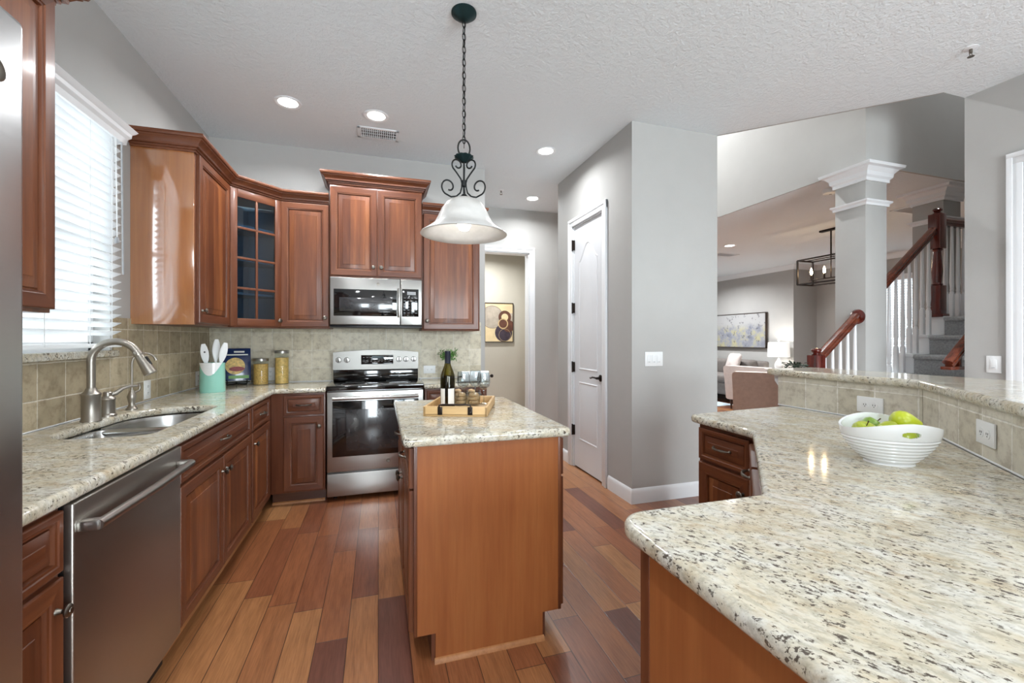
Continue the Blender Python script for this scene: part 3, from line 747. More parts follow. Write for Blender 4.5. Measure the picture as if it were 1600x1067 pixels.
o = MB().box(0, 2.87-.95, 0, .006, 0, WZ0-.03-G1, 0).box(2.87-.95, YB-.95, 0, .006, 0, .502, 0).build('tile_backsplash', 'tile_left', None, (XL+.0062, .95, G1), (0, 0, R(90)))
MB().box(0, YB-.95, -.004, .001, 0, .006, .002).build('caulk_line', 'white_trim', o)
tag(o, 'brown tumbled stone backsplash on the left wall behind the sink', 'backsplash')
o = MB().box(0, .99-XL-.01, 0, .006, 0, .55, 0).build('tile_backsplash', 'tile_back_lit', None, (XL+.007, YB-.0065, G1), (0, 0, 0))
MB().box(0, .99-XL-.01, -.004, .001, 0, .006, .002).build('caulk_line', 'white_trim', o)
tag(o, 'tumbled stone backsplash with painted-in light on the back wall behind the range', 'backsplash')
o = slab('window_sill', [fillet([(XL-.05, WY0-.04), (XL+.035, WY0-.04), (XL+.035, WY1+.02), (XL-.05, WY1+.02)], .004, 2)], WZ0-.032, WZ0+.004, .008, 'granite')
o['kind'] = 'structure'

# ------------------------------------------------------------------ refrigerator
fr = thing('refrigerator', 'tall stainless refrigerator at the left edge of the view', 'refrigerator', (0, 0, 0))
MB().box(XL+.02, -.64, .02, .93, .02, 1.79, .004).build('body', 'steel_side', fr)
for y0, y1 in ((.024, .473), (.479, .93)):
    d = MB().box(-.635, -.562, y0, y1, .66, 1.825, .012, 3).build('door', 'steel_side', fr)
    yh = y1-.04 if y0 < .1 else y0+.04
    MB().tube([(-.565, yh, .80), (-.52, yh, .84), (-.51, yh, 1.2), (-.52, yh, 1.60), (-.565, yh, 1.64)], .012).build('handle', 'steel', d)
    if y0 > .1: MB().lathe([(.0, 0), (.018, 0), (.018, .002), (.015, .003), (.013, .0022), (0, .003)], 28, Matrix.Translation((-.562, .868, 1.715)) @ Matrix.Rotation(R(90), 4, 'Y')).build('emblem', 'pewter', d)
d = MB().box(-.635, -.562, .024, .93, .08, .65, .012, 3).build('freezer_drawer', 'steel_side', fr)
MB().tube([(-.565, .12, .60), (-.515, .16, .60), (-.515, .79, .60), (-.565, .83, .60)], .012).build('handle', 'steel', d)
MB().box(XL+.05, -.66, .05, .9, 0, .03).build('plinth', 'black_plastic', fr)

# ------------------------------------------------------------------ dishwasher
dw = thing('dishwasher', 'stainless dishwasher with a bar handle below the granite worktop', 'dishwasher', (-.775, 1.418, 0), R(90))
W = .65
MB().box(.004, W-.004, .012, .56, .1, .868).build('tub', 'black_plastic', dw)
MB().box(.003, W-.003, -.012, .014, .11, .868, .006, 3).build('door', 'steel_dish', dw)
h = MB(); h.tube([(.02, -.055, .80), (W/2, -.062, .80), (W-.02, -.055, .80)], .014, 14)
for x in (.03, W-.03): h.box(x-.016, x+.016, -.06, -.01, .786, .814, .006)
h.build('handle', 'steel', dw)
MB().box(.004, W-.004, .05, .5, 0, .1).build('toe_kick', 'black_plastic', dw)

# ------------------------------------------------------------------ range
rg = thing('kitchen_range', 'stainless electric range with black glass top below the microwave', 'stove', (-.395, 3.70, 0))
W = .762
MB().box(.004, W-.004, .045, .535, .03, .90, .002).build('body', 'steel_side', rg)
ct = MB().box(0, W, -.008, .46, .885, .922, .006, 3).build('cooktop', 'black_glass', rg)
tr = MB()
for x, y, r in ((.2, .13, .095), (.2, .34, .075), (.56, .13, .075), (.56, .34, .095)): tr.lathe([(r, .9222), (r+.003, .9225), (r+.003, .9222)], 40, Matrix.Translation((x, y, 0)), cap=False)
tr.build('burner_ring', 'grey_mark', ct)
od = MB().box(.004, W-.004, 0, .045, .235, .875, .006, 3).build('oven_door', 'steel', rg)
MB().box(.045, W-.045, -.003, .004, .355, .80, .004).build('window', 'black_glass', od)
MB().box(.15, W-.15, -.0045, -.002, .40, .73, .002).build('inner_pane', 'oven_inside', od)
h = MB().tube([(.05, -.052, .828), (W/2, -.058, .828), (W-.05, -.052, .828)], .0135, 14)
for x in (.06, W-.06): h.box(x-.014, x+.014, -.05, .002, .816, .84, .005)
h.build('handle', 'steel', od)
MB().lathe([(0, 0), (.016, 0), (.016, .002), (.013, .003), (.011, .002), (0, .003)], 28, Matrix.Translation((W*.62, -.0005, .30)) @ Matrix.Rotation(R(90), 4, 'X')).build('emblem', 'pewter', od)
MB().box(.004, W-.004, .002, .045, .04, .222, .006, 3).build('storage_drawer', 'steel', rg)
for x in (.06, W-.06): MB().lathe([(.016, 0), (.016, .03)], 12, Matrix.Translation((x, .1, 0))).build('foot', 'black_plastic', rg)
bgm = MB(); pts = []
for k in range(17):
    x = k/16*(W-.016)+.008; pts.append((x, 1.175+.022*math.sin(math.pi*k/16)))
poly = [(W-.008, .922), (.008, .922)]
n0 = len(bgm.v)
prof = [(.008, 1.02)]+pts+[(W-.008, 1.02)]
for yy in (.452, .52):
    for x, z in prof: bgm.v.append((x, yy if z > 1.03 or yy > .5 else .445, z))
n = len(prof)
bgm.f += [tuple(range(n)), tuple(range(2*n-1, n-1, -1))]+[(i, (i+1) % n, n+(i+1) % n, n+i) for i in range(n)]; bgm.m += [0]*(n+2)
gd = bgm.build('backguard', 'steel_dark', rg)
MB().box(.01, W-.01, .448, .52, .922, 1.022, .004).build('vent_strip', 'black_glass', gd)
MB().box(.245, W-.235, .4465, .456, 1.065, 1.15, .003).build('control_panel', 'black_glass', gd)
ck = MB().box(.34, .44, .4455, .4475, 1.118, 1.14).build('clock_display', 'clock', gd)
bt = MB()
for k in range(8):
    x = .27+.03*k+(.1 if k > 2 else 0)-(.09 if k > 4 else 0)
    bt.box(.262+.031*k+(.02 if k > 3 else 0), .274+.031*k+(.02 if k > 3 else 0), .4455, .4475, 1.126, 1.13)
    bt.box(.262+.031*k, .28+.031*k, .4455, .4475, 1.09, 1.0925)
    bt.box(.262+.031*k, .28+.031*k, .4455, .4475, 1.104, 1.106)
bt.build('button_markings', 'grey_mark', gd)
for x in (.055, .125, W-.185, W-.12, W-.05):
    k_ = MB().lathe([(0, 0), (.025, 0), (.024, .012), (.021, .02), (.006, .022), (0, .022)], 24, Matrix.Translation((x, .451, 1.108)) @ Matrix.Rotation(R(90), 4, 'X')).build('knob', 'steel', gd)
    k_2 = MB().box(x-.004, x+.004, .425, .432, 1.09, 1.126, .002).build('knob_grip', 'black_plastic', gd)

# ------------------------------------------------------------------ microwave
mw = thing('microwave', 'stainless microwave mounted under the tall cabinet above the range', 'microwave', (-.385, 3.86, 1.405))
W, H = .752, .41
MB().box(0, W, .02, .385, .0, H, .003).build('case', 'black_plastic', mw)
d = MB().box(.002, W*.752, -.004, .022, .012, H-.002, .005, 3).build('door', 'steel', mw)
MB().box(.03, W*.715, -.007, 0, .085, H-.10, .004).build('window', 'black_glass', d)
MB().box(.075, W*.665, -.0085, -.005, .125, H-.17, .002).build('inner_pane', 'oven_inside', d)
MB().lathe([(0, 0), (.012, 0), (.012, .002), (.009, .0025), (0, .0022)], 24, Matrix.Translation((W*.51, -.004, H-.05)) @ Matrix.Rotation(R(90), 4, 'X')).build('emblem', 'pewter', d)
MB().box(W*.725, W*.755, -.034, -.018, .075, H-.08, .006).box(W*.73, W*.75, -.02, -.002, .09, .11).box(W*.73, W*.75, -.02, -.002, H-.12, H-.1).build('handle', 'steel', d)
cp = MB().box(W*.756, W-.002, -.004, .022, .012, H-.002, .005, 3).build('control_panel', 'steel', mw)
MB().box(W*.772, W-.03, -.007, 0, .085, H-.085, .003).build('keypad', 'black_glass', cp)
MB().box(W*.83, W-.055, -.008, -.005, H-.135, H-.108).build('display', 'grey_mark', cp)
kp = MB()
for r_ in range(6):
    for k in range(4): kp.box(W*.79+.032*k, W*.79+.032*k+.017, -.0078, -.006, .115+.026*r_, .119+.026*r_)
kp.build('key_markings', 'grey_mark', cp)
MB().box(0, W, .0, .385, -.012, .002, .003).build('vent_base', 'black_plastic', mw)

# ------------------------------------------------------------------ island
IX0, IX1, IY0, IY1 = .135, .765, 1.75, 2.72
isl = thing('kitchen_island', 'cherry kitchen island with a plain veneer end panel under its granite top', 'kitchen island', (0, 0, 0))
MB().box(IX0, IX1, IY0+.012, IY1, .115, .876).box(IX0+.07, IX1-.07, IY0+.012, IY1-.02, 0, .12).build('carcass', 'cherry_side', isl)
pan = [(IX0+.012, .115), (IX0+.085, .115), (IX0+.085, .004), (IX1-.085, .004), (IX1-.085, .115), (IX1-.012, .115), (IX1-.012, .876), (IX0+.012, .876)]
b = MB(); n = len(pan)
vs = [(x, IY0, z) for x, z in pan]+[(x, IY0+.012, z) for x, z in pan]
b.add(vs, [tuple(range(n)), tuple(range(2*n-1, n-1, -1))]+[(i, (i+1) % n, n+(i+1) % n, n+i) for i in range(n)])
b.build('end_panel', 'veneer', isl)
for x0, x1 in ((IX0-.001, IX0+.0125), (IX1-.0125, IX1+.001)): MB().box(x0, x1, IY0-.002, IY0+.02, .115, .876, .001).build('stile', 'cherry', isl)
MB().sweep([(IX0+.08, IY0), (IX1-.08, IY0)], sh).build('shoe_molding', 'shoe_wood', isl)
for side in (0, 1):
    # fronts on both long sides
    e = Matrix.Translation((IX0 if side == 0 else IX1, IY1 if side == 0 else IY0, 0)) @ Matrix.Rotation(R(-90 if side == 0 else 90), 4, 'Z')
    for k in range(2):
        for kind, z, h_ in (('drawer', .70, .16), ('door', .125, .565)):
            f, p = door_front(.46, h_, .03 if kind == 'drawer' else .058)
            x = .015+k*.475
            d = f.build(kind, ['cherry', 'cherry_rail'], isl, angle=20); d.matrix_local = e @ Matrix.Translation((x, -.02, z))
            p.build('raised_panel', 'cherry_panel' if kind == 'door' else 'cherry_rail', d, angle=20)
            if kind == 'drawer': pull(d, .23, h_/2)
            else: knob(d, .43 if k == 0 else .03, h_-.075)
o = slab('countertop', [fillet([(.09, 1.71), (.80, 1.71), (.80, 2.765), (.09, 2.765)], .02, 5)], G0, G1, .014, 'granite')
tag(o, 'granite worktop on the kitchen island below the pendant lamp', 'worktop')

# ------------------------------------------------------------------ peninsula and bar
pc_ = thing('peninsula_cabinet', 'nearest peninsula cabinet with plain veneer end panel at lower right', 'cabinet', (1.17, .81, 0), R(180))
MB().box(0, .615, 0, .60, .1, .876).box(0, .615, .06, .6, 0, .11).build('carcass', 'cherry_side', pc_)
MB().box(.615, .627, .03, .60, .0, .876).build('end_panel', 'veneer', pc_)
MB().box(.61, .629, -.001, .03, .1, .876, .002).build('stile', 'cherry', pc_)
drawer(pc_, .3, .705, .30, .155); door(pc_, .3, .115, .30, .575, 'r')
pc2 = thing('peninsula_cabinet', 'diagonal peninsula cabinet tucked into the inner counter corner', 'cabinet', (1.52, 1.445, 0), R(-135))
MB().prism([(0, 0), (.83, 0), (.55, .42), (.28, .42)], .1, .876).prism([(.05, .06), (.78, .06), (.55, .42), (.28, .42)], 0, .1).build('carcass', 'cherry_side', pc2)
drawer(pc2, .03, .705, .37, .155); door(pc2, .03, .115, .37, .575, 'l'); drawer(pc2, .43, .705, .37, .155); door(pc2, .43, .115, .37, .575, 'r')
pc3 = thing('peninsula_cabinet', 'peninsula cabinet with one drawer and one door at the far end facing the island', 'cabinet', (1.56, 1.815, 0), R(-90))
MB().box(0, .36, 0, .62, .1, .876).box(0, .36, .06, .62, 0, .1).build('carcass', 'cherry_side', pc3)
drawer(pc3, .012, .70, .31, .155); door(pc3, .012, .115, .31, .57, 'r')
WX = 2.235
o = slab('countertop', [fillet([(.495, .85), (.495, .26), (1.249, .26), (WX-.001, 1.247), (WX-.001, 1.92), (1.515, 1.85), (1.505, 1.44), (.92, .85)], [.07, .02, 0, 0, .01, .05, .1, .06], 8)], G0, G1, .015, 'granite_bar')
tag(o, 'large granite peninsula worktop carrying the white fruit bowl', 'worktop')
hw = [(WX, 1.95), (WX, 1.245), (1.25, .26), (1.335, .175), (WX+.12, 1.195), (WX+.12, 1.95)]
struct(MB().prism(hw, 0, 1.085).build('wall_bar', 'wall_paint'))
o = MB().box(0, .70, 0, .006, 0, 1.085-G1).build('tile_backsplash', 'tile_bar', None, (WX-.0065, 1.95, G1), (0, 0, R(-90)))
MB().box(0, .70, -.004, .001, 0, .006, .002).build('caulk_line', 'white_trim', o)
tag(o, 'stone tile strip on the straight part of the bar wall behind the fruit bowl', 'backsplash')
o = MB().box(0, 1.386, 0, .006, 0, 1.085-G1).build('tile_backsplash', 'tile_bar', None, (WX-.0065, 1.25-.0015, G1), (0, 0, R(-135)))
MB().box(0, 1.386, -.004, .001, 0, .006, .002).build('caulk_line', 'white_trim', o)
tag(o, 'stone tile strip on the angled bar wall at the right edge', 'backsplash')
o = slab('bar_top', [fillet([(2.205, 2.02), (2.205, 1.257), (1.19, .242), (1.46, -.028), (2.585, 1.10), (2.585, 2.02)], [.03, .05, .02, .02, .05, .03], 6)], 1.0855, 1.122, .014, 'granite_bar')
tag(o, 'raised granite bar ledge above the peninsula, in front of the staircase', 'bar ledge')
b = MB()
b.loft([[(x, y, z) for x, y in ((WX+.02, 1.951), (WX+.1, 1.951), (WX+.1, 1.951+d_), (WX+.02, 1.951+d_))] for d_, z in ((.012, .99), (.02, 1.02), (.045, 1.05), (.05, 1.0852))])
o = b.build('corbel', 'white_trim'); tag(o, 'small white bracket under the far end of the bar ledge', 'bracket')

# ------------------------------------------------------------------ taps
def elem(parent, name, prof, loc, mat='nickel'): return MB().lathe(prof, 28, Matrix.Translation(loc)).build(name, mat, parent)
fx, fy = -1.285, 2.515
fa = thing('kitchen_faucet', 'tall brushed nickel gooseneck faucet standing behind the sink', 'faucet', (fx, fy, G1))
elem(fa, 'base', [(0, 0), (.039, 0), (.039, .006), (.035, .012), (.035, .118), (.038, .122), (.038, .128), (.024, .14), (.0185, .155), (0, .155)], (0, 0, 0))
pts = [(0, 0, .15), (0, 0, .28)]
dx, dy = .99, .05
for k in range(1, 15):
    a = math.pi*k/16; rr_ = .092
    pts.append(((rr_-rr_*math.cos(a))*dx, (rr_-rr_*math.cos(a))*dy, .28+rr_*math.sin(a)))
MB().tube(pts, .0165, 16).build('spout', 'nickel', fa)
e0 = Vector(pts[-1]); e1 = (e0-Vector(pts[-2])).normalized()
mt_ = Matrix.Translation(e0) @ e1.to_track_quat('Z', 'Y').to_matrix().to_4x4()
sp_ = MB().lathe([(.0165, -.01), (.019, 0), (.019, .012), (.0175, .014), (.0195, .03), (.027, .1), (.027, .112), (.022, .114), (0, .114)], 24, mt_).build('spray_head', 'nickel', fa)
MB().box(-.007, .007, .018, .027, .03, .075, .003, mat=mt_ @ Matrix.Rotation(R(0), 4, 'Z')).build('spray_button', 'black_plastic', sp_)
h_ = thing('faucet_control', 'brushed nickel single lever valve beside the gooseneck faucet', 'faucet', (-1.29, 2.655, G1))
elem(h_, 'body', [(0, 0), (.036, 0), (.036, .008), (.03, .014), (.03, .078), (.033, .084), (.028, .094), (.018, .1), (.018, .118), (.014, .122), (0, .122)], (0, 0, 0))
MB().tube([(.0, .0, .1), (.025, .02, .112), (.045, .036, .132), (.07, .056, .142), (.09, .072, .141)], [.011, .012, .009, .007, .007]).build('lever', 'nickel', h_)
f2 = thing('filter_faucet', 'slim nickel drinking water faucet with a curled spout beside the sink', 'faucet', (-1.285, 2.865, G1))
elem(f2, 'base', [(0, 0), (.026, 0), (.026, .006), (.018, .014), (.014, .03), (.018, .055), (.021, .07), (.015, .09), (.009, .105), (0, .105)], (0, 0, 0))
pts = [(0, 0, .10), (0, 0, .25)]
for k in range(1, 13):
    a = math.pi*.92*k/12; pts.append((.055*(1-math.cos(a))*.75, .055*(1-math.cos(a))*.66, .25+.055*math.sin(a)))
MB().tube(pts, [.006]*(len(pts)-2)+[.007, .009], 10).build('spout', 'nickel', f2)
MB().tube([(0, 0, .085), (.02, .03, .1), (.022, .034, .12), (.018, .03, .138)], [.006, .006, .006, .008]).build('lever', 'nickel', f2)

# ------------------------------------------------------------------ outlets and switches
def plate(name, label, cat, loc, rz, w, h, kind):
    o = thing(name, label, cat, loc, rz)
    MB().box(-w/2, w/2, -.006, 0, -h/2, h/2, .002).build('cover_plate', 'white_plastic', o)
    if kind == 'outlet':
        for s_ in (-1, 1):
            cx_, cz_ = (s_*.02, 0) if w > h else (0, s_*.02)
            r_ = MB().lathe([(0, 0), (.0155, 0), (.0155, .0015), (0, .0015)], 20, Matrix.Translation((cx_, -.006, cz_)) @ Matrix.Rotation(R(90), 4, 'X')).build('socket', 'white_plastic', o)
            k_ = MB()
            for q in (-.005, .005): k_.box(cx_+q-.001, cx_+q+.001, -.0082, -.007, cz_-.002, cz_+.005)
            k_.lathe([(0, 0), (.002, 0), (.002, .0007), (0, .0007)], 10, Matrix.Translation((cx_, -.0075, cz_-.007)) @ Matrix.Rotation(R(90), 4, 'X'))
            k_.build('slots', 'slot_dark', r_)
    else:
        for i in range(kind):
            x = (i-(kind-1)/2)*.046; MB().box(x-.0165, x+.0165, -.0095, -.005, -.033, .033, .002).build('rocker', 'white_plastic', o)
            MB().box(x-.008, x+.008, -.0102, -.009, -.024, -.021).build('rocker_mark', 'grey_mark', o)
    return o
plate('power_outlet', 'white outlet on the left tile beside the slim drinking faucet', 'outlet', (XL+.0065, 3.22, .985), R(90), .075, .115, 'outlet')
plate('power_outlet', 'white outlet on the left tile behind the mint crock', 'outlet', (XL+.0065, 4.0, .985), R(90), .075, .115, 'outlet')
plate('power_outlet', 'white outlet on the back tile between the two pasta jars', 'outlet', (-.905, YB-.007, .99), 0, .07, .115, 'outlet')
plate('power_outlet', 'white outlet on the back tile just right of the range', 'outlet', (.475, YB-.007, 1.0), 0, .115, .075, 'outlet')
plate('power_outlet', 'white outlet on the bar tile right behind the fruit bowl', 'outlet', (WX-.007, 1.455, .985), R(-90), .115, .075, 'outlet')
plate('power_outlet', 'white outlet on the angled bar tile at the right edge', 'outlet', (1.845-.005, .857+.005, 1.0), R(-135), .115, .075, 'outlet')
plate('light_switch', 'white triple switch plate on the grey wall beside the white door', 'switch', (2.105, YP, 1.137), 0, .165, .115, 3)
plate('light_switch', 'white single switch on the grey wall at the right edge', 'switch', (XR, 1.832, 1.125), R(-90), .075, .115, 1)

# ------------------------------------------------------------------ counter things
ck = thing('utensil_crock', 'mint green crock with a white glaze drip on the left worktop', 'crock', (-1.15, 3.64, G1))
MB().lathe([(0, 0), (.078, 0), (.08, .006), (.077, .20), (.079, .208), (.075, .21), (.071, .205), (.072, .02), (0, .015)], 32).build('jar', 'mint', ck)
dr = MB(); vs = []; fs = []
for k in range(17):
    a = R(215+k*7.2); dz = .085*math.sin(math.pi*k/16)**1.2+.006
    for r_, z in ((.0815, .213), (.0815, .213-dz), (.079, .213-dz), (.072, .2135)): vs.append((r_*math.cos(a), r_*math.sin(a), z))
for k in range(16):
    for a in range(4): c_ = (a+1) % 4; fs.append((k*4+a, (k+1)*4+a, (k+1)*4+c_, k*4+c_))
dr.add(vs, fs).build('glaze_drip', 'white_ceramic', ck)
def spoon(label, x, y, tx, ty, hole=False, ln=.33):
    b = MB(); rings = []
    for k in range(15):
        t_ = k/14; wv_ = .006 if t_ < .55 else .006+.019*math.sin(math.pi*min(1, (t_-.55)/.45)*.93)**.8
        th = .005 if t_ < .55 else .003; 
        rings.append([(wv_*math.cos(q), th*math.sin(q), t_*ln) for q in [2*math.pi*j/12 for j in range(12)]])
    b.loft(rings)
    o = b.build('spoon', 'white_plastic', None, (x, y, G1+.022), (tx, ty, R(28)))
    if hole: MB().lathe([(0, 0), (.006, 0), (.006, .0072), (0, .0072)], 12, Matrix.Translation((0, .0036, ln*.82)) @ Matrix.Rotation(R(90), 4, 'X')).build('hole', 'slot_dark', o)
    return tag(o, label, 'utensil', 'white utensils in the mint crock')
spoon('white utensil with a round hole, leftmost in the mint crock', -1.165, 3.64, R(4), R(-8), True)
spoon('white spoon standing tallest in the middle of the mint crock', -1.145, 3.66, R(-4), R(3), False, .36)
spoon('white spoon leaning right in the mint crock', -1.135, 3.63, R(3), R(11), False, .34)
bk = thing('cookbook', 'dark blue cookbook with a pasta dish cover propped in the corner', 'book', (-1.12, 4.10, G1+.035), R(18))
rx = Matrix.Rotation(R(-12), 4, 'X')
MB().box(-.1, .1, 0, .018, 0, .275, .002, mat=rx).build('cover', 'book_blue', bk)
MB().box(-.097, .097, .004, .014, -.0015, .272, mat=rx).build('pages', 'paper', bk)
MB().lathe([(0, 0), (.07, 0), (.07, .002), (0, .0025)], 28, rx @ Matrix.Translation((-.012, 0, .125)) @ Matrix.Rotation(R(90), 4, 'X')).build('dish_picture', 'book_food', bk)
MB().lathe([(0, 0), (.04, 0), (.04, .001), (0, .001)], 20, rx @ Matrix.Translation((.0, -.0025, .10)) @ Matrix.Rotation(R(90), 4, 'X') @ Matrix.Diagonal((1.4, .5, 1, 1))).build('sauce_picture', 'book_red', bk)
MB().box(-.07, .08, -.0015, .001, .215, .225, mat=rx).box(-.02, .055, -.0015, .001, .238, .252, mat=rx).build('title_lettering', 'book_white', bk)
MB().box(-.06, .085, -.0015, .001, .02, .045, mat=rx).build('cover_band', 'book_green', bk)
st = thing('book_easel', 'black wire easel holding the blue cookbook in the corner', 'book stand', (-1.12, 4.10, G1), R(18))
b = MB().tube([(-.07, .03, .004), (-.07, -.03, .02), (-.07, -.035, .05)], .004, 8).tube([(.07, .03, .004), (.07, -.03, .02), (.07, -.035, .05)], .004, 8).tube([(-.09, -.01, .025), (.09, -.01, .025)], .005, 8)
b.tube([(.0, .1, .004), (.0, .05, .2)], .004, 8).tube([(-.07, .03, .004), (0, .1, .004), (.07, .03, .004)], .004, 8).tube([(-.07, .03, .02), (0, .062, .2), (.07, .03, .02)], .004, 8)
b.build('wire_frame', 'iron', st)
def jar(label, x, y, r_, h_, fill):
    j = thing('pasta_jar', label, 'jar', (x, y, G1))
    MB().lathe([(0, .004), (r_-.004, .004), (r_-.004, h_*.78), (0, h_*.79)], 28).build('pasta', fill, j)
    MB().lathe([(0, 0), (r_, 0), (r_+.001, .006), (r_, h_-.03), (r_-.006, h_-.018)], 28, cap=False).build('glass', 'jar_glass', j)
    MB().lathe([(0, h_-.024), (r_+.001, h_-.024), (r_+.002, h_-.004), (r_-.002, h_), (0, h_)], 28).build('lid', 'steel', j)
jar('short glass jar of cut pasta with a steel lid', -.945, 4.10, .058, .222, 'pasta')
jar('taller glass jar of spaghetti with a steel lid', -.79, 4.12, .055, .285, 'pasta_long')
# herb in a slim vase, right worktop
pv = thing('potted_herb', 'feathery green plant in a slim vase on the right worktop', 'plant', (.62, 4.0, G1))
MB().lathe([(0, 0), (.026, 0), (.03, .03), (.022, .1), (.014, .14), (.016, .15), (.012, .15), (.01, .14), (0, .02)], 20).build('vase', 'white_ceramic', pv)
fo = MB()
rnd = random.Random(3)
for k in range(260):
    a = rnd.uniform(0, 6.28); e_ = rnd.uniform(-.15, 1.4); r_ = rnd.uniform(.03, .095)
    px, py, pz = r_*math.cos(a)*math.cos(e_*.6), r_*math.sin(a)*math.cos(e_*.6), .205+r_*.85*math.sin(e_)
    M_ = Matrix.Translation((px, py, pz)) @ Euler((rnd.uniform(0, 6), rnd.uniform(0, 6), a)).to_matrix().to_4x4()
    fo.add([(0, -.002, 0), (.014, -.004, .002), (.03, 0, 0), (.014, .004, .002), (0, .002, 0)], [(0, 1, 2, 3, 4)], mat=M_)
fo.build('leaves', 'foliage', pv)
sm = MB()
for k in range(8):
    a = 2*math.pi*k/8; sm.tube([(0, 0, .13), (.02*math.cos(a), .02*math.sin(a), .18), (.055*math.cos(a), .055*math.sin(a), .23)], .0018, 6)
sm.build('stems', 'foliage', pv)
pt = thing('paper_towel_holder', 'white paper towel roll on a dark rod at the right worktop end', 'paper towel', (.70, 3.76, G1+.052))
MB().lathe([(.02, 0), (.045, 0), (.0465, .004), (.0465, .236), (.045, .24), (.02, .24)], 32, Matrix.Rotation(R(90), 4, 'Y')).build('roll', 'paper', pt)
MB().tube([(-.03, 0, 0), (.262, 0, 0)], .007).lathe([(0, 0), (.012, .004), (.017, .014), (.012, .026), (0, .03)], 20, Matrix.Translation((.258, 0, 0)) @ Matrix.Rotation(R(90), 4, 'Y')).tube([(-.03, 0, 0), (-.03, 0, -.045)], .006).box(-.05, .18, -.04, .04, -.0515, -.0468, .002).build('rod', 'bronze', pt)

# tray, bottle, glasses, corks on the island
TA = R(-20)
tx_, ty_ = .212, 2.18
ty = thing('serving_tray', 'pale wooden serving tray with dark scrolled handles on the island', 'tray', (tx_, ty_, G1), TA)
TW, TD = .32, .42
MB().box(0, TW, 0, TD, .004, .014, .002).build('bottom', 'tray_wood', ty)
MB().box(0, TW, 0, .014, .0, .05, .003).box(0, TW, TD-.014, TD, .0, .05, .003).box(0, .014, .0, TD, .0, .0495, .003).box(TW-.014, TW, 0, TD, 0, .0495, .003).build('rim', 'tray_wood', ty)
for y_, s_ in ((0, -1), (TD, 1)):
    hb = MB()
    for x_ in (TW/2-.075, TW/2+.075):
        yy = y_+s_*.002; hb.box(x_-.012, x_+.012, yy-.002, yy+.002, .008, .048, .002)
        hb.lathe([(0, 0), (.006, 0), (.004, .005), (0, .006)], 12, Matrix.Translation((x_, yy+s_*.001, .02)) @ Matrix.Rotation(R(90 if s_ < 0 else -90), 4, 'X'))
        hb.lathe([(0, 0), (.006, 0), (.004, .005), (0, .006)], 12, Matrix.Translation((x_, yy+s_*.001, .036)) @ Matrix.Rotation(R(90 if s_ < 0 else -90), 4, 'X'))
    yy = y_+s_*.006; hb.tube([(TW/2-.08, yy, .04), (TW/2-.078, yy, .056), (TW/2-.06, yy+s_*.006, .061), (TW/2+.06, yy+s_*.006, .061), (TW/2+.078, yy, .056), (TW/2+.08, yy, .04)], .0042, 8)
    hb.build('handle', 'bronze', ty)
ZT = G1+.0145
wb = thing('wine_bottle', 'green glass wine bottle with white label on the tray', 'bottle', (.358, 2.335, ZT))
BP = [(0, .004), (.03, 0), (.038, .004), (.039, .012), (.039, .155), (.037, .175), (.03, .198), (.02, .222), (.0155, .24), (.0145, .255), (.0145, .30)]
MB().lathe(BP, 32).build('glass', 'bottle_glass', wb)
MB().lathe([(0, .003), (.034, .004), (.036, .012), (.036, .15), (.034, .17), (.0, .172)], 32).build('wine', 'bottle_glass', wb)
lb = MB(); vs = []; fs = []
for a0, a1 in ((-150, -103), (-78, -20)):
    o_ = len(lb.v); vs = []; fs = []
    for k in range(13):
        a = R(a0+(a1-a0)*k/12-17)
        for z in (.018, .105): vs.append((.0394*math.cos(a), .0394*math.sin(a), z)); 
    for k in range(12): fs.append((k*2, k*2+2, k*2+3, k*2+1))
    lb.add(vs, fs)
lb.build('label_paper', 'bottle_label', wb)
MB().lathe([(.0155, .238), (.016, .24), (.0155, .296), (.0165, .298), (.0165, .305), (0, .306)], 24, cap=False).build('foil_capsule', 'bottle_foil', wb)
def wine_glass(label, x, y):
    g = thing('wine_glass', label, 'wine glass', (x, y, ZT))
    MB().lathe([(0, .004), (.012, .0035), (.032, .0005), (.033, .0), (.032, .0018), (.012, .006), (.005, .012)], 28, cap=False).build('foot', 'glassware', g)
    MB().lathe([(.005, .012), (.0036, .03), (.0036, .07), (.006, .082)], 14, cap=False).build('stem', 'glassware', g)
    MB().lathe([(.006, .082), (.02, .089), (.032, .103), (.037, .125), (.036, .15), (.031, .18), (.030, .18), (.035, .15), (.036, .125), (.031, .104), (.019, .091), (0, .086)], 28, cap=False).build('bowl', 'glassware', g)
wine_glass('clear wine glass just right of the bottle, behind the corks', .47, 2.475)
wine_glass('clear wine glass in the middle at the back of the tray', .555, 2.54)
wine_glass('clear wine glass with visible stem at the right of the tray', .572, 2.395)
rnd = random.Random(5)
def cork_cup(label, x, y, n, gname):
    g = thing('glass_cup', label, 'glass cup', (x, y, ZT))
    MB().lathe([(0, .003), (.028, 0), (.034, .004), (.038, .04), (.038, .085), (.0365, .085), (.0365, .04), (.032, .008), (0, .007)], 28, cap=False).build('bowl', 'glassware', g)
    for k in range(n):
        lv = k//4; a = (k % 4)*math.pi/2+lv*.8+rnd.uniform(-.2, .2); rr_ = .0205
        cz = ZT+.019+lv*.0205
        o = MB().lathe([(0, -.016), (.0085, -.016), (.0095, -.014), (.0095, .014), (.0085, .016), (0, .016)], 14).build('cork', 'cork', None, (x+rr_*math.cos(a)*.85, y+rr_*math.sin(a)*.85, cz), (R(90), rnd.uniform(-.12, .12), a))
        tag(o, 'tan wine cork in the '+gname, 'cork', 'corks in the '+gname)
cork_cup('clear glass cup of corks beside the wine bottle', .437, 2.39, 14, 'glass cup beside the bottle')
cork_cup('clear glass cup of corks further right on the tray', .507, 2.415-.05, 14, 'right hand glass cup')

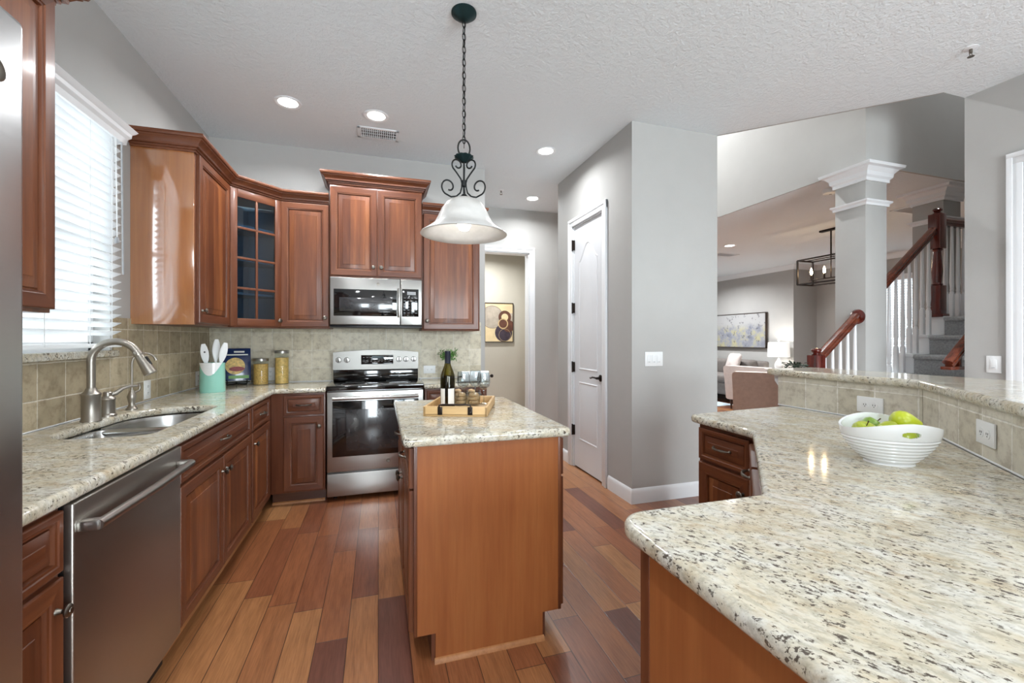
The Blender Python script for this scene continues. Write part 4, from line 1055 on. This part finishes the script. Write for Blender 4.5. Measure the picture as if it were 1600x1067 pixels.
# fruit bowl on the peninsula
BX, BY = 1.528, .945
bw = thing('fruit_bowl', 'white ribbed boat shaped bowl with oval holes holding green fruit', 'bowl', (BX, BY, G1), R(-28))
NA, NR = 264, 84
def bowl_pt(a, t_, off=0):
    # t 0..1 from foot to rim; long axis local x
    rim_z = .108+.030*(1-abs(math.cos(a))**1.7)
    z = .006+(rim_z-.006)*t_
    prof = .48+.52*math.sin(math.pi/2*min(1, t_*.98+.02))**.9
    rx_, ry_ = .130, .106
    r_x = rx_*prof-off; r_y = ry_*(.52+.48*math.sin(math.pi/2*t_)**.9)-off
    rib = .0019*math.sin(z*2*math.pi/.0105) if (z < .085 and off == 0 and t_ > .05) else 0
    return ((r_x+rib)*math.cos(a), (r_y+rib)*math.sin(a), z+off*.0)
outer_v = []; b = MB(); vs = []; fs = []
for i in range(NR+1):
    for k in range(NA): vs.append(bowl_pt(2*math.pi*k/NA, i/NR))
for i in range(NR+1):
    for k in range(NA):
        p_ = bowl_pt(2*math.pi*k/NA, i/NR, .006); vs.append((p_[0], p_[1], max(p_[2], .012)+(.0 if i < NR else -.001)))
no = (NR+1)*NA
def hole_q(i, k):
    a = 2*math.pi*(k+.5)/NA; t_ = (i+.5)/NR
    for c_ in (-math.pi/2, math.pi/2):
        da = (a-c_+math.pi) % (2*math.pi)-math.pi
        x_ = da*.106/.021; z_ = (bowl_pt(a, t_)[2]-.104)/.0095
        if x_*x_+z_*z_ < 1: return True
    return False
H_ = {(i, k): hole_q(i, k) for i in range(NR) for k in range(NA)}
for i in range(NR):
    for k in range(NA):
        k2 = (k+1) % NA
        if H_[(i, k)]: continue
        q = [(i*NA+k), (i*NA+k2), ((i+1)*NA+k2), ((i+1)*NA+k)]
        fs.append(tuple(q)); fs.append(tuple(no+j for j in reversed(q)))
        for (di, dk, e0_, e1_) in ((-1, 0, q[0], q[1]), (1, 0, q[3], q[2]), (0, -1, q[0], q[3]), (0, 1, q[1], q[2])):
            if H_.get((i+di, (k+dk) % NA)): fs.append((e0_, e1_, no+e1_, no+e0_))
for k in range(NA):
    k2 = (k+1) % NA; fs.append((NR*NA+k, NR*NA+k2, no+NR*NA+k2, no+NR*NA+k))
fs.append(tuple(reversed(range(NA)))); fs.append(tuple(no+k for k in range(NA)))
b.add(vs, fs).build('shell', 'white_ceramic', bw, angle=60)
MB().lathe([(0, 0), (.066, 0), (.062, .009), (0, .009)], 40, Matrix.Diagonal((1, .86, 1, 1))).build('foot', 'white_ceramic', bw)
def apple(label, x, y, z, s_, mat, rot, pear=False):
    prof = [(0, -.030), (.012, -.034), (.024, -.030), (.034, -.016), (.038, .002), (.036, .018), (.027, .030), (.014, .033), (.005, .029), (0, .026)]
    if pear: prof = [(0, -.032), (.014, -.035), (.028, -.028), (.037, -.012), (.038, .004), (.031, .022), (.02, .04), (.012, .052), (.005, .056), (0, .055)]
    o = MB().lathe([(r_*s_, q*s_) for r_, q in prof], 28).build('green_fruit' if pear else 'apple', mat, None, (x, y, z), rot, angle=80)
    zt = (.055 if pear else .027)*s_
    MB().tube([(0, 0, zt-.004), (.002, 0, zt+.006), (.005, .001, zt+.016)], [.0014, .0013, .002], 8).build('stem', 'stem_brown', o)
    return tag(o, label, 'fruit', 'green fruit in the white bowl')
cr_, sr_ = math.cos(R(-28)), math.sin(R(-28))
def bl(x, y):
    return (BX+x*cr_-y*sr_, BY+x*sr_+y*cr_)
x_, y_ = bl(-.068, .0); apple('yellow green apple with visible stem pit at the left of the bowl', x_, y_, G1+.09, .9, 'apple', (R(20), R(-6), 0))
x_, y_ = bl(-.014, .063); apple('darker green apple half hidden at the back of the bowl', x_, y_, G1+.098, .78, 'apple_green', (R(25), R(30), 0))
x_, y_ = bl(.0, -.002); apple('olive green apple in the middle of the bowl', x_, y_, G1+.094, .88, 'apple', (R(40), R(60), 0))
x_, y_ = bl(.055, .03); apple('bright lime pear lying highest at the right of the bowl', x_, y_, G1+.123, .88, 'apple_lime', (R(10), R(100), R(-35)), True)
x_, y_ = bl(.06, -.026); apple('green apple low in the bowl seen through its oval hole', x_, y_, G1+.07, .76, 'apple_green', (R(20), R(10), 0))
x_, y_ = bl(.004, -.064); apple('green apple pressed against the oval hole of the bowl', x_, y_, G1+.094, .72, 'apple', (R(20), R(70), 0))

# ------------------------------------------------------------------ pendant lamp
PX, PY = .43, 2.245
pl = thing('pendant_lamp', 'iron scroll pendant with white alabaster glass shade above the island', 'pendant lamp', (PX, PY, 0))
MB().lathe([(0, ZC), (.066, ZC), (.066, ZC-.008), (.058, ZC-.014), (.05, ZC-.022), (.036, ZC-.03), (.03, ZC-.036), (.012, ZC-.044), (0, ZC-.046)], 36).build('ceiling_canopy', 'verdigris', pl)
def chain_link(z, rot):
    pts = []
    for k in range(20):
        a = 2*math.pi*k/20; pts.append((.009*math.cos(a)*math.cos(rot), .009*math.cos(a)*math.sin(rot), z+.021*math.sin(a)))
    return MB().tube(pts, .0024, 6, closed=True)
zt, zb = ZC-.06, 2.345; nl = 19
for k in range(nl):
    z = zt-(zt-zb)*k/(nl-1); chain_link(z, R(20)+(R(90) if k % 2 else 0)).build('chain_link', 'iron', pl)
MB().tube([(.004, .002, zt+.02), (-.003, .003, 2.7), (.004, -.002, 2.5), (0, 0, 2.3)], .002, 6).build('lamp_cord', 'iron', pl)
ln = MB(); ln.tube([(.032*math.cos(a), 0, 2.30+.045*math.sin(a)) for a in [2*math.pi*k/24 for k in range(24)]], .0045, 8, closed=True); ln.build('hanging_loop', 'iron', pl)
bo = MB(); vs = []; fs = []
for i, (r_, z) in enumerate([(.012, 2.225), (.03, 2.235), (.05, 2.255), (.047, 2.258), (.028, 2.242), (.0, 2.238)]):
    for k in range(48):
        a = 2*math.pi*k/48; q = r_*(1+.06*math.cos(k*math.pi/2)) if 0 < i < 5 else r_; vs.append((q*math.cos(a), q*math.sin(a), z))
for i in range(5):
    for k in range(48): k2 = (k+1) % 48; fs.append((i*48+k, i*48+k2, (i+1)*48+k2, (i+1)*48+k))
bo.add(vs, fs).build('fluted_dish', 'verdigris', pl)
MB().tube([(0, 0, 2.25), (0, 0, 2.03)], .0055).lathe([(.006, 2.135), (.013, 2.13), (.013, 2.1), (.006, 2.095)], 14).lathe([(.0, 2.062), (.012, 2.058), (.03, 2.035), (.034, 2.022), (0, 2.02)], 20).build('stem', 'iron', pl)
def spiral(cx, cz, r0, r1, a0, a1, n=26):
    return [(cx+(r0+(r1-r0)*k/n)*math.cos(a0+(a1-a0)*k/n), cz+(r0+(r1-r0)*k/n)*math.sin(a0+(a1-a0)*k/n)) for k in range(n+1)]
for q in range(3):
    ang = R(-163+120*q)
    s_ = MB()
    top_ = spiral(.042, 2.205, .012, .032, R(-200), R(170+60))      # upper scroll
    lo = [(.012, 2.115), (.02, 2.14), (.045, 2.165)]
    up = [(.012, 2.115), (.018, 2.135), (.04, 2.16), (.062, 2.182)]+[(x, z) for x, z in spiral(.038, 2.205, .0335, .012, R(-40), R(330))]
    dn = [(.012, 2.115), (.014, 2.09), (.022, 2.062), (.045, 2.04), (.075, 2.032), (.1, 2.04)]+[(x, z) for x, z in spiral(.088, 2.082, .044, .016, R(-60), R(280))]
    for lst in (up, dn): s_.tube([(x*math.cos(ang), x*math.sin(ang), z) for x, z in lst], .0042, 8)
    s_.build('scroll_arm', 'iron', pl)
SP = [(.03, 2.035), (.06, 2.03), (.095, 2.008), (.118, 1.975), (.136, 1.935), (.155, 1.9), (.19, 1.872), (.222, 1.852), (.226, 1.846), (.221, 1.844), (.188, 1.865), (.152, 1.893), (.132, 1.93), (.114, 1.971), (.092, 2.003), (.058, 2.025), (.03, 2.03)]
MB().lathe(SP, 64, cap=False).build('glass_shade', 'alabaster', pl, angle=70)
MB().lathe([(0, 1.866), (.024, 1.871), (.036, 1.89), (.036, 1.91), (.022, 1.945), (.014, 1.965), (.014, 2.03)], 24).build('light_bulb', 'bulb', pl)
def point(name, loc, power, color=(1, .93, .84), r_=.03):
    l = bpy.data.lights.new(name, 'POINT'); l.energy = power; l.color = color; l.shadow_soft_size = r_
    o = bpy.data.objects.new(name, l); COL.objects.link(o); o.location = loc; return o
point('pendant_bulb_light', (PX, PY, 1.858), .7, (1, .96, .9), .035)

# ------------------------------------------------------------------ ceiling fixtures
def can(label, x, y, z=ZC, power=10, group='recessed ceiling lights'):
    o = thing('recessed_light', label, 'ceiling light', (x, y, z), 0, group)
    MB().lathe([(.066, 0), (.092, 0), (.092, -.005), (.085, -.008), (.066, -.003)], 40, cap=False).build('trim_ring', 'white_trim', o)
    MB().lathe([(0, -.002), (.066, -.0025), (.066, -.0015), (0, -.001)], 40).build('lens', 'can_lens', o)
    l = bpy.data.lights.new('recessed_light_lamp', 'AREA'); l.shape = 'DISK'; l.size = .12; l.energy = power; l.color = (.95, .975, 1); l.spread = R(158)
    q = bpy.data.objects.new('recessed_light_lamp', l); COL.objects.link(q); q.location = (x, y, z-.012); return o
can('recessed ceiling light above the sink side, leftmost of the row', -.626, 3.475)
can('recessed ceiling light above the air vent in front of the range', -.015, 3.484)
can('recessed ceiling light between the pendant and the pantry wall', 1.462, 3.68)
can('small recessed ceiling light at the back of the hall by the doorway', 1.80, 4.97)
for i, (x, y) in enumerate([(-.6, .9), (.3, -.9), (1.9, -1.2), (3.2, .2)]):
    can('added ceiling light behind the viewer above the '+['refrigerator', 'breakfast corner', 'patio door', 'side door'][i], x, y)  # unseen ceiling lamps added to light the kitchen from behind
can('added light in the tall entry ceiling', 3.2, 4.6, ZV, 75)  # unseen lamp added to brighten the tall entry
can('added light in the tall entry ceiling above the stairs', 5.2, 2.12, ZV, 17)  # unseen lamp added to lift the dark upper wall and the stairs
can('added ceiling light in the living room near the sofa', 6.4, 7.6, ZS, 55)  # unseen lamp added to brighten the living room
can('added ceiling light in the living room before the armchair', 5.2, 5.4, ZS, 55)  # second unseen living room lamp, also added for brightness
can('added ceiling light in the small study beyond the doorway', 1.6, 6.3, 2.75, 24)  # unseen lamp added to light the study walls
def vent(label, x, y, z, w, d, rz=0):
    o = thing('ceiling_vent', label, 'air vent', (x, y, z), rz)
    b = MB().box(-w/2, w/2, -d/2, -d/2+.025, -.008, 0, .003).box(-w/2, w/2, d/2-.025, d/2, -.008, 0, .003).box(-w/2, -w/2+.025, -d/2, d/2, -.008, 0, .003).box(w/2-.025, w/2, -d/2, d/2, -.008, 0, .003)
    b.build('frame', 'white_trim', o)
    MB().box(-w/2+.02, w/2-.02, -d/2+.02, d/2-.02, -.0015, -.0005).build('backing', 'slot_dark', o)
    s_ = MB(); n = int((w-.05)/.016)
    for k in range(n): x0 = -w/2+.03+k*.016; s_.box(-.0007, .0007, -d/2+.02, d/2-.02, -.006, .006, mat=Matrix.Translation((x0, 0, -.007)) @ Matrix.Rotation(R(35), 4, 'Y'))
    for k in range(3): y0 = -d/2+.05+k*(d-.1)/2; s_.box(-w/2+.02, w/2-.02, y0-.001, y0+.001, -.009, -.004)
    s_.build('slats', 'white_trim', o)
vent('white air vent in the kitchen ceiling in front of the range', .0, 3.78, ZC, .33, .20)
vent('white air vent in the lower ceiling above the stair newel', 5.7, 3.22, ZS, .4, .35)
vent('white air vent in the living room ceiling beside the pantry wall', 5.69, 6.0, ZS, .4, .2)
sd = thing('smoke_detector', 'round white smoke detector on the lower ceiling beside the column', 'smoke detector', (4.18, 3.09, ZS))
MB().lathe([(0, 0), (.065, 0), (.065, -.02), (.055, -.034), (0, -.036)], 28).build('body', 'white_plastic', sd)
MB().lathe([(0, 0), (.012, 0), (.012, -.002), (0, -.002)], 16, Matrix.Translation((.02, .01, -.036))).build('test_button', 'grey_mark', sd)
def sprinkler(label, x, y):
    o = thing('fire_sprinkler', label, 'sprinkler', (x, y, ZC))
    MB().lathe([(0, 0), (.034, 0), (.034, -.003), (.014, -.008), (0, -.008)], 24).build('escutcheon', 'white_trim', o)
    MB().lathe([(.008, -.006), (.008, -.03), (0, -.03)], 12).lathe([(0, -.048), (.016, -.05), (.016, -.052), (0, -.052)], 16).tube([(.008, 0, -.028), (.012, 0, -.04), (.004, 0, -.05)], .002, 6).tube([(-.008, 0, -.028), (-.012, 0, -.04), (-.004, 0, -.05)], .002, 6).build('head', 'pewter', o)
sprinkler('small fire sprinkler on the kitchen ceiling at upper right', 3.337, 1.635)
sprinkler('small fire sprinkler on the hall ceiling before the doorway', 1.353, 4.8)

# ------------------------------------------------------------------ study picture
ap = thing('framed_art', 'framed abstract print of overlapping circles beyond the doorway', 'picture', (1.68, 6.995, 1.24))
w_, h_ = .50, .66
b = MB()
for x0, x1, z0, z1 in ((0, .012, 0, h_), (w_-.012, w_, 0, h_), (0, w_, 0, .012), (0, w_, h_-.012, h_)): b.box(x0, x1, -.03, 0, z0, z1, .002)
b.build('frame', 'frame_dark', ap)
pr = MB().box(.012, w_-.012, -.02, 0, .012, h_-.012)
def disc(x, z, r0, r1, y, mi):
    n = 40; vs = []; fs = []
    for k in range(n):
        a = 2*math.pi*k/n
        for q in (r0, r1): vs.append((min(max(x+q*math.cos(a), .0125), w_-.0125), y, min(max(z+q*math.sin(a), .0125), h_-.0125)))
    for k in range(n): j = (k+1) % n; fs.append((k*2, j*2, j*2+1, k*2+1))
    pr.add(vs, fs, mi)
disc(.13, .42, 0, .19, -.0204, 4); disc(.13, .42, .185, .19, -.0206, 2)
disc(.33, .16, .0001, .15, -.0208, 2); disc(.42, .27, .0001, .1, -.021, 1)
disc(.35, .42, .06, .11, -.0212, 1); disc(.35, .42, .0001, .06, -.0213, 0); disc(.46, .42, .0001, .07, -.0209, 4)
disc(.32, .31, .0001, .075, -.0214, 1); disc(.32, .31, .07, .088, -.0216, 3); disc(.35, .12, .1, .104, -.0217, 3)
pr.build('print', ['canvas_cream', 'art_brown', 'art_plum', 'art_tan', 'art_mist'], ap)

# ------------------------------------------------------------------ staircase
X0, RUN, RISE = 3.23, .2, .166
SY0, SY1 = 1.99, 2.545
stc = thing('staircase', 'grey carpeted stairs with white stepped curb behind the bar', 'staircase')
for i in range(9):
    x0 = X0+RUN*i; x1 = X0+RUN*(i+1)+.02 if i < 8 else 6.59; z = RISE*(i+1)
    b = MB().box(x0, x1, SY0, SY1, max(0, z-RISE-.02) if i else 0, z-.012, .0).box(x0-.028, x1, SY0, SY1, z-.04, z, .016, 3)
    b.build('step' if i < 8 else 'landing', 'carpet', stc)
for i in range(9):
    x0 = X0+RUN*i; x1 = X0+RUN*(i+1) if i < 8 else 4.99; z = RISE*(i+1)
    if x0 > 3.8 and x0 < 4.0: continue
    if x0 < 3.85 < x1: x1 = 3.845
    if 3.9 < x0 < 4.1: x0 = 4.118
    MB().box(x0, x1, SY1+.002, SY1+.13, 0, z, .002).box(x0-.012, x1, SY1+.001, SY1+.14, z-.02, z+.006, .004).build('curb', 'white_trim', stc)
MB().box(4.1+.002, 8.2, SY1+.14, SY1+.15, 0, 1.49).build('under_wall', 'wall_paint', stc) if False else None
RY = SY1+.065
NEWEL = [(.045, 0), (.045, .30), (.036, .31), (.042, .325), (.03, .34), (.034, .36), (.04, .42), (.028, .66), (.026, .69), (.036, .70), (.03, .715), (.045, .73)]
def newel(parent, x, y, z, h):
    b = MB().box(x-.046, x+.046, y-.046, y+.046, z, z+h*.29, .004)
    b.lathe([(.03, z+h*.285), (.042, z+h*.30), (.032, z+h*.315), (.036, z+h*.36), (.04, z+h*.42), (.03, z+h*.58), (.028, z+h*.6), (.04, z+h*.615), (.03, z+h*.63)], 24, Matrix.Translation((x, y, 0)))
    b.box(x-.046, x+.046, y-.046, y+.046, z+h*.625, z+h*.945, .006)
    b.lathe([(.03, z+h*.94), (.034, z+h*.952), (.022, z+h*.958), (.026, z+h*.966), (.036, z+h*.975), (.037, z+h*.984), (.028, z+h*.995), (0, z+h)], 24, Matrix.Translation((x, y, 0)))
    b.box(x-.06, x+.06, y-.06, y+.06, z, z+.03, .004)
    return b.build('newel_post', 'mahogany', parent)
def baluster(parent, x, y, z0, z1):
    h = z1-z0
    b = MB().box(x-.015, x+.015, y-.015, y+.015, z0, z0+min(.22, h*.3), .002)
    zb_ = z0+min(.22, h*.3)
    b.lathe([(.015, zb_-.004), (.0165, zb_+.01), (.011, zb_+.02), (.0155, zb_+.03), (.013, zb_+.05), (.017, zb_+.1), (.01, z1)], 14, Matrix.Translation((x, y, 0)))
    return b.build('baluster', 'white_trim', parent)
def rail_beam(parent, p0, p1, name='handrail', mat='mahogany_rail'):
    prof = [(-.022, -.03), (.022, -.03), (.024, -.012), (.018, -.004), (.03, .008), (.031, .022), (.02, .033), (0, .036), (-.02, .033), (-.031, .022), (-.03, .008), (-.018, -.004), (-.024, -.012)]
    p0, p1 = Vector(p0), Vector(p1); t_ = (p1-p0).normalized(); a = t_.cross(Vector((0, 0, 1))).normalized(); u_ = a.cross(t_)
    return MB().loft([[p+a*o+u_*z for o, z in prof] for p in (p0, p1)]).build(name, mat, parent, angle=30)
def rail_z(x): return 1.12+(x-3.38)*.80
lr = thing('stair_railing', 'lower stair railing rising from a squat red newel to the column', 'railing')
newel(lr, 3.38, RY, RISE, 1.225-RISE)
rail_beam(lr, (3.42, RY, rail_z(3.42)), (3.835, RY, rail_z(3.835)))
MB().lathe([(0, 0), (.06, 0), (.062, .006), (.05, .014), (.03, .018), (0, .018)], 28, Matrix.Translation((3.849, RY, rail_z(3.835))) @ Matrix.Rotation(R(-90), 4, 'Y')).build('rosette', 'mahogany', lr)
for k in range(5):
    x = 3.475+.085*k; st_ = min(8, int((x-X0)/RUN)); baluster(lr, x, RY, RISE*(st_+1)+.006, rail_z(x)-.03)
ur = thing('stair_railing', 'upper stair railing from the column to the tall red newel', 'railing')
rail_beam(ur, (4.105, RY, rail_z(4.105)+.02), (4.80, RY, rail_z(4.80)+.02))
newel(ur, 4.85, RY, RISE*9, .99)
for k in range(8):
    x = 4.14+.085*k; st_ = min(8, int((x-X0)/RUN)); baluster(ur, x, RY, RISE*(st_+1)+.006, rail_z(x)-.01)
gr = thing('stair_railing', 'level landing railing with white balusters right of the tall newel', 'railing')
rail_beam(gr, (4.90, RY, 2.36), (5.50, RY, 2.36), mat='mahogany')
for k in range(6): baluster(gr, 4.97+.085*k, RY, RISE*9, 2.335)
MB().lathe([(0, 0), (.06, 0), (.062, .006), (.05, .014), (0, .018)], 24, Matrix.Translation((5.50, RY, 2.36)) @ Matrix.Rotation(R(90), 4, 'Y')).build('rosette', 'mahogany', gr)
MB().box(5.52, 5.6, RY-.06, RY+.06, RISE*9, 2.6, .003).build('end_post', 'wall_paint', gr)
hr = thing('wall_handrail', 'short lower end of a wooden handrail beside the grey wall', 'handrail')
rail_beam(hr, (3.93, 2.05, 1.115), (4.9, 2.05, 1.115+.97*.8), mat='mahogany_rail')
MB().box(3.90, 4.06, 2.018, 2.082, 1.075, 1.10, .006).box(4.02, 4.05, 2.03, 2.07, 1.09, 1.2, .004).build('end_return', 'mahogany_rail', hr)
MB().tube([(4.4, 1.986, 1.42), (4.4, 2.05, 1.44), (4.4, 2.05, 1.47)], .008).build('bracket', 'bronze', hr)

# ------------------------------------------------------------------ lantern
lt = thing('lantern_chandelier', 'dark open frame lantern with candle bulbs hanging beyond the column', 'chandelier', (5.66, 4.17, 0))
z0, z1, hx, hy = 2.04, 2.37, .14, .36
b = MB(); t_ = .009
for sx_ in (-1, 1):
    for sy_ in (-1, 1): b.box(sx_*hx-t_, sx_*hx+t_, sy_*hy-t_, sy_*hy+t_, z0, z1)
for z in (z0, z1):
    for s_ in (-1, 1): b.box(s_*hx-t_, s_*hx+t_, -hy, hy, z-t_, z+t_); b.box(-hx, hx, s_*hy-t_, s_*hy+t_, z-t_, z+t_)
b.build('frame', 'bronze', lt)
MB().tube([(0, 0, z1), (0, 0, ZS-.02)], .009).box(-.03, .03, -.14, .14, ZS-.025, ZS, .003).tube([(0, -.36, z1), (0, .36, z1)], .007).build('rod', 'bronze', lt)
MB().tube([(0, -.30, z0+.06), (0, .30, z0+.06)], .007).tube([(0, 0, z0+.06), (0, 0, z1)], .006).build('candle_bar', 'bronze', lt)
for y in (-.27, -.09, .09, .27):
    q = MB().lathe([(.004, z0+.06), (.018, z0+.068), (.012, z0+.075), (.012, z0+.13), (0, z0+.13)], 14, Matrix.Translation((0, y, 0))).build('candle_holder', 'bronze', lt)
    MB().lathe([(.008, z0+.13), (.017, z0+.155), (.013, z0+.19), (.003, z0+.225), (0, z0+.226)], 14, Matrix.Translation((0, y, 0))).build('candle_bulb', 'candle_bulb', q)

# ------------------------------------------------------------------ living room
def soft(b, x0, x1, y0, y1, z0, z1, r_=.05): b.box(x0, x1, y0, y1, z0, z1, r_, 4)
so = thing('sofa', 'dark grey sofa under the large canvas in the living room', 'sofa', (7.62, 9.05, 0), R(-90))
# local x runs toward the viewer's right (-y world), local -y faces into the room
b = MB(); soft(b, 0, 2.2, -.92, -.02, .16, .42, .04); b.build('base', 'sofa_fabric', so)
for k in range(3): b = MB(); soft(b, .16+.63*k, .16+.63*k+.62, -.95, -.25, .40, .56, .05); b.build('seat_cushion', 'sofa_fabric', so)
for k in range(3): b = MB(); soft(b, .16+.63*k, .16+.63*k+.62, -.36, -.1, .5, .86, .08); b.build('back_cushion', 'sofa_fabric', so)
b = MB(); soft(b, .0, 2.2, -.16, -.0, .2, .84, .05); b.build('back', 'sofa_fabric', so)
for x in (0, 2.04): b = MB(); soft(b, x, x+.16, -.94, -.02, .16, .66, .05); b.build('arm', 'sofa_fabric', so)
for x in (.08, 2.12):
    for y in (-.86, -.1): MB().box(x-.025, x+.025, y-.025, y+.025, 0, .17).build('leg', 'dark_leg', so)
def pillow(label, mat, loc, rot, s_=.45):
    rings = []
    for k in range(9):
        t_ = -1+2*k/8; f_ = math.sqrt(max(.0, 1-t_*t_))**.6
        rings.append([(s_/2*f_*max(-1, min(1, 1.25*math.cos(q)*1.0)), t_*.075*1.0, s_/2*f_*max(-1, min(1, 1.25*math.sin(q)))) for q in [2*math.pi*j/28 for j in range(28)]])
    return tag(MB().loft(rings).build('pillow', mat, None, loc, rot, angle=70), label, 'pillow')
pillow('black and white patterned pillow at the left of the dark sofa', 'pillow_pattern', (7.12, 8.3, .79), (R(-18), 0, R(-80)), .44)
pillow('plain grey pillow leaning at the right end of the dark sofa', 'pale_blush', (7.12, 7.3, .79), (R(-18), 0, R(-105)), .42)
cv = thing('canvas_painting', 'large abstract grey and yellow canvas above the dark sofa', 'painting', (7.695, 8.45, 1.10), R(-90))
MB().box(.012, 1.46, -.045, -.01, .012, .74).build('canvas', 'canvas_abstract', cv)
b = MB()
for x0, x1, q0, q1 in ((0, .014, 0, .752), (1.458, 1.472, 0, .752), (0, 1.472, 0, .014), (0, 1.472, .738, .752)): b.box(x0, x1, -.055, 0, q0, q1)
b.build('frame', 'frame_dark', cv)
def armchair(label, mat, loc, rz):
    a = thing('armchair', label, 'armchair', loc, rz)
    b = MB(); soft(b, -.36, .36, -.36, .36, .2, .42, .04); b.build('seat_base', mat, a)
    b = MB(); soft(b, -.27, .27, -.38, .22, .40, .5, .04); b.build('seat_cushion', mat, a)
    b = MB()
    b.loft([[(-.40+q, .26, z), (.40-q, .26, z), (.40-q, .40+ (z-.2)*.12, z), (-.40+q, .40+(z-.2)*.12, z)] for q, z in ((.03, .18), (0, .2), (0, .5), (-.01, .74), (.0, .78), (.03, .80))]); b.build('back', mat, a)
    for s_ in (-1, 1): b = MB(); soft(b, s_*.27, s_*.40, -.36, .34, .18, .6, .035); b.build('arm', mat, a)
    for x in (-.32, .32):
        for y in (-.3, .36): MB().lathe([(.012, 0), (.024, .19)], 12, Matrix.Translation((x, y, 0))).build('leg', 'dark_leg', a)
armchair('blush armchair with its back to the kitchen, behind the bar', 'blush_fabric', (5.74, 5.25, 0), R(129))
armchair('pale blush armchair beside the sofa, beyond the nearer armchair', 'pale_blush', (6.66, 6.2, 0), R(100))
tb = thing('side_table', 'small dark side table carrying the white table lamp', 'side table', (7.44, 6.5, 0))
MB().lathe([(0, .56), (.2, .56), (.205, .57), (.2, .585), (0, .585)], 32).build('table_top', 'dark_leg', tb)
MB().lathe([(.14, 0), (.14, .015), (.03, .03), (.025, .56)], 24).build('pedestal', 'dark_leg', tb)
tl = thing('table_lamp', 'white table lamp with drum shade glowing by the living room wall', 'lamp', (7.44, 6.5, .5855))
MB().lathe([(0, 0), (.07, 0), (.07, .02), (.03, .03), (.055, .1), (.075, .18), (.06, .25), (.02, .30), (.012, .34)], 28).build('lamp_base', 'white_ceramic', tl)
MB().lathe([(.19, .36), (.18, .64), (.176, .64), (.186, .36)], 36, cap=False).build('lamp_shade', 'shade_lit', tl)
MB().lathe([(.006, .63), (.006, .67), (.02, .68), (.012, .70), (0, .70)], 14).build('finial', 'white_ceramic', tl)
MB().lathe([(0, .40), (.03, .43), (.03, .46), (.01, .5), (0, .5)], 16).build('light_bulb', 'bulb', tl)
point('table_lamp_light', (7.44, 6.5,   .5855+.56), 7, (1, .95, .88), .05)
ru = MB().box(5.2, 6.65, 6.75, 9.4, 0, .012, .004).build('area_rug', 'rug'); tag(ru, 'pale blue grey rug in front of the dark sofa', 'rug')
pn = thing('fern_plant', 'dark leafy plant beside the squat newel behind the bar', 'plant', (2.93, 2.42, 0))
MB().lathe([(0, 0), (.06, 0), (.08, .3), (.085, .98), (.075, .98), (.07, .95), (0, .95)], 24).build('planter', 'white_ceramic', pn)
fo = MB(); rnd = random.Random(9)
for k in range(300):
    a = rnd.uniform(0, 6.28); r_ = rnd.uniform(.0, .085); z = 1.075+rnd.uniform(-.07, .045)
    M_ = Matrix.Translation((r_*math.cos(a), r_*math.sin(a), z)) @ Euler((rnd.uniform(-.7, .7), rnd.uniform(-.8, .5), a)).to_matrix().to_4x4()
    fo.add([(0, 0, 0), (.012, -.007, .003), (.032, 0, -.003), (.012, .007, .003)], [(0, 1, 2, 3)], mat=M_)
fo.build('leaves', 'dark_foliage', pn)
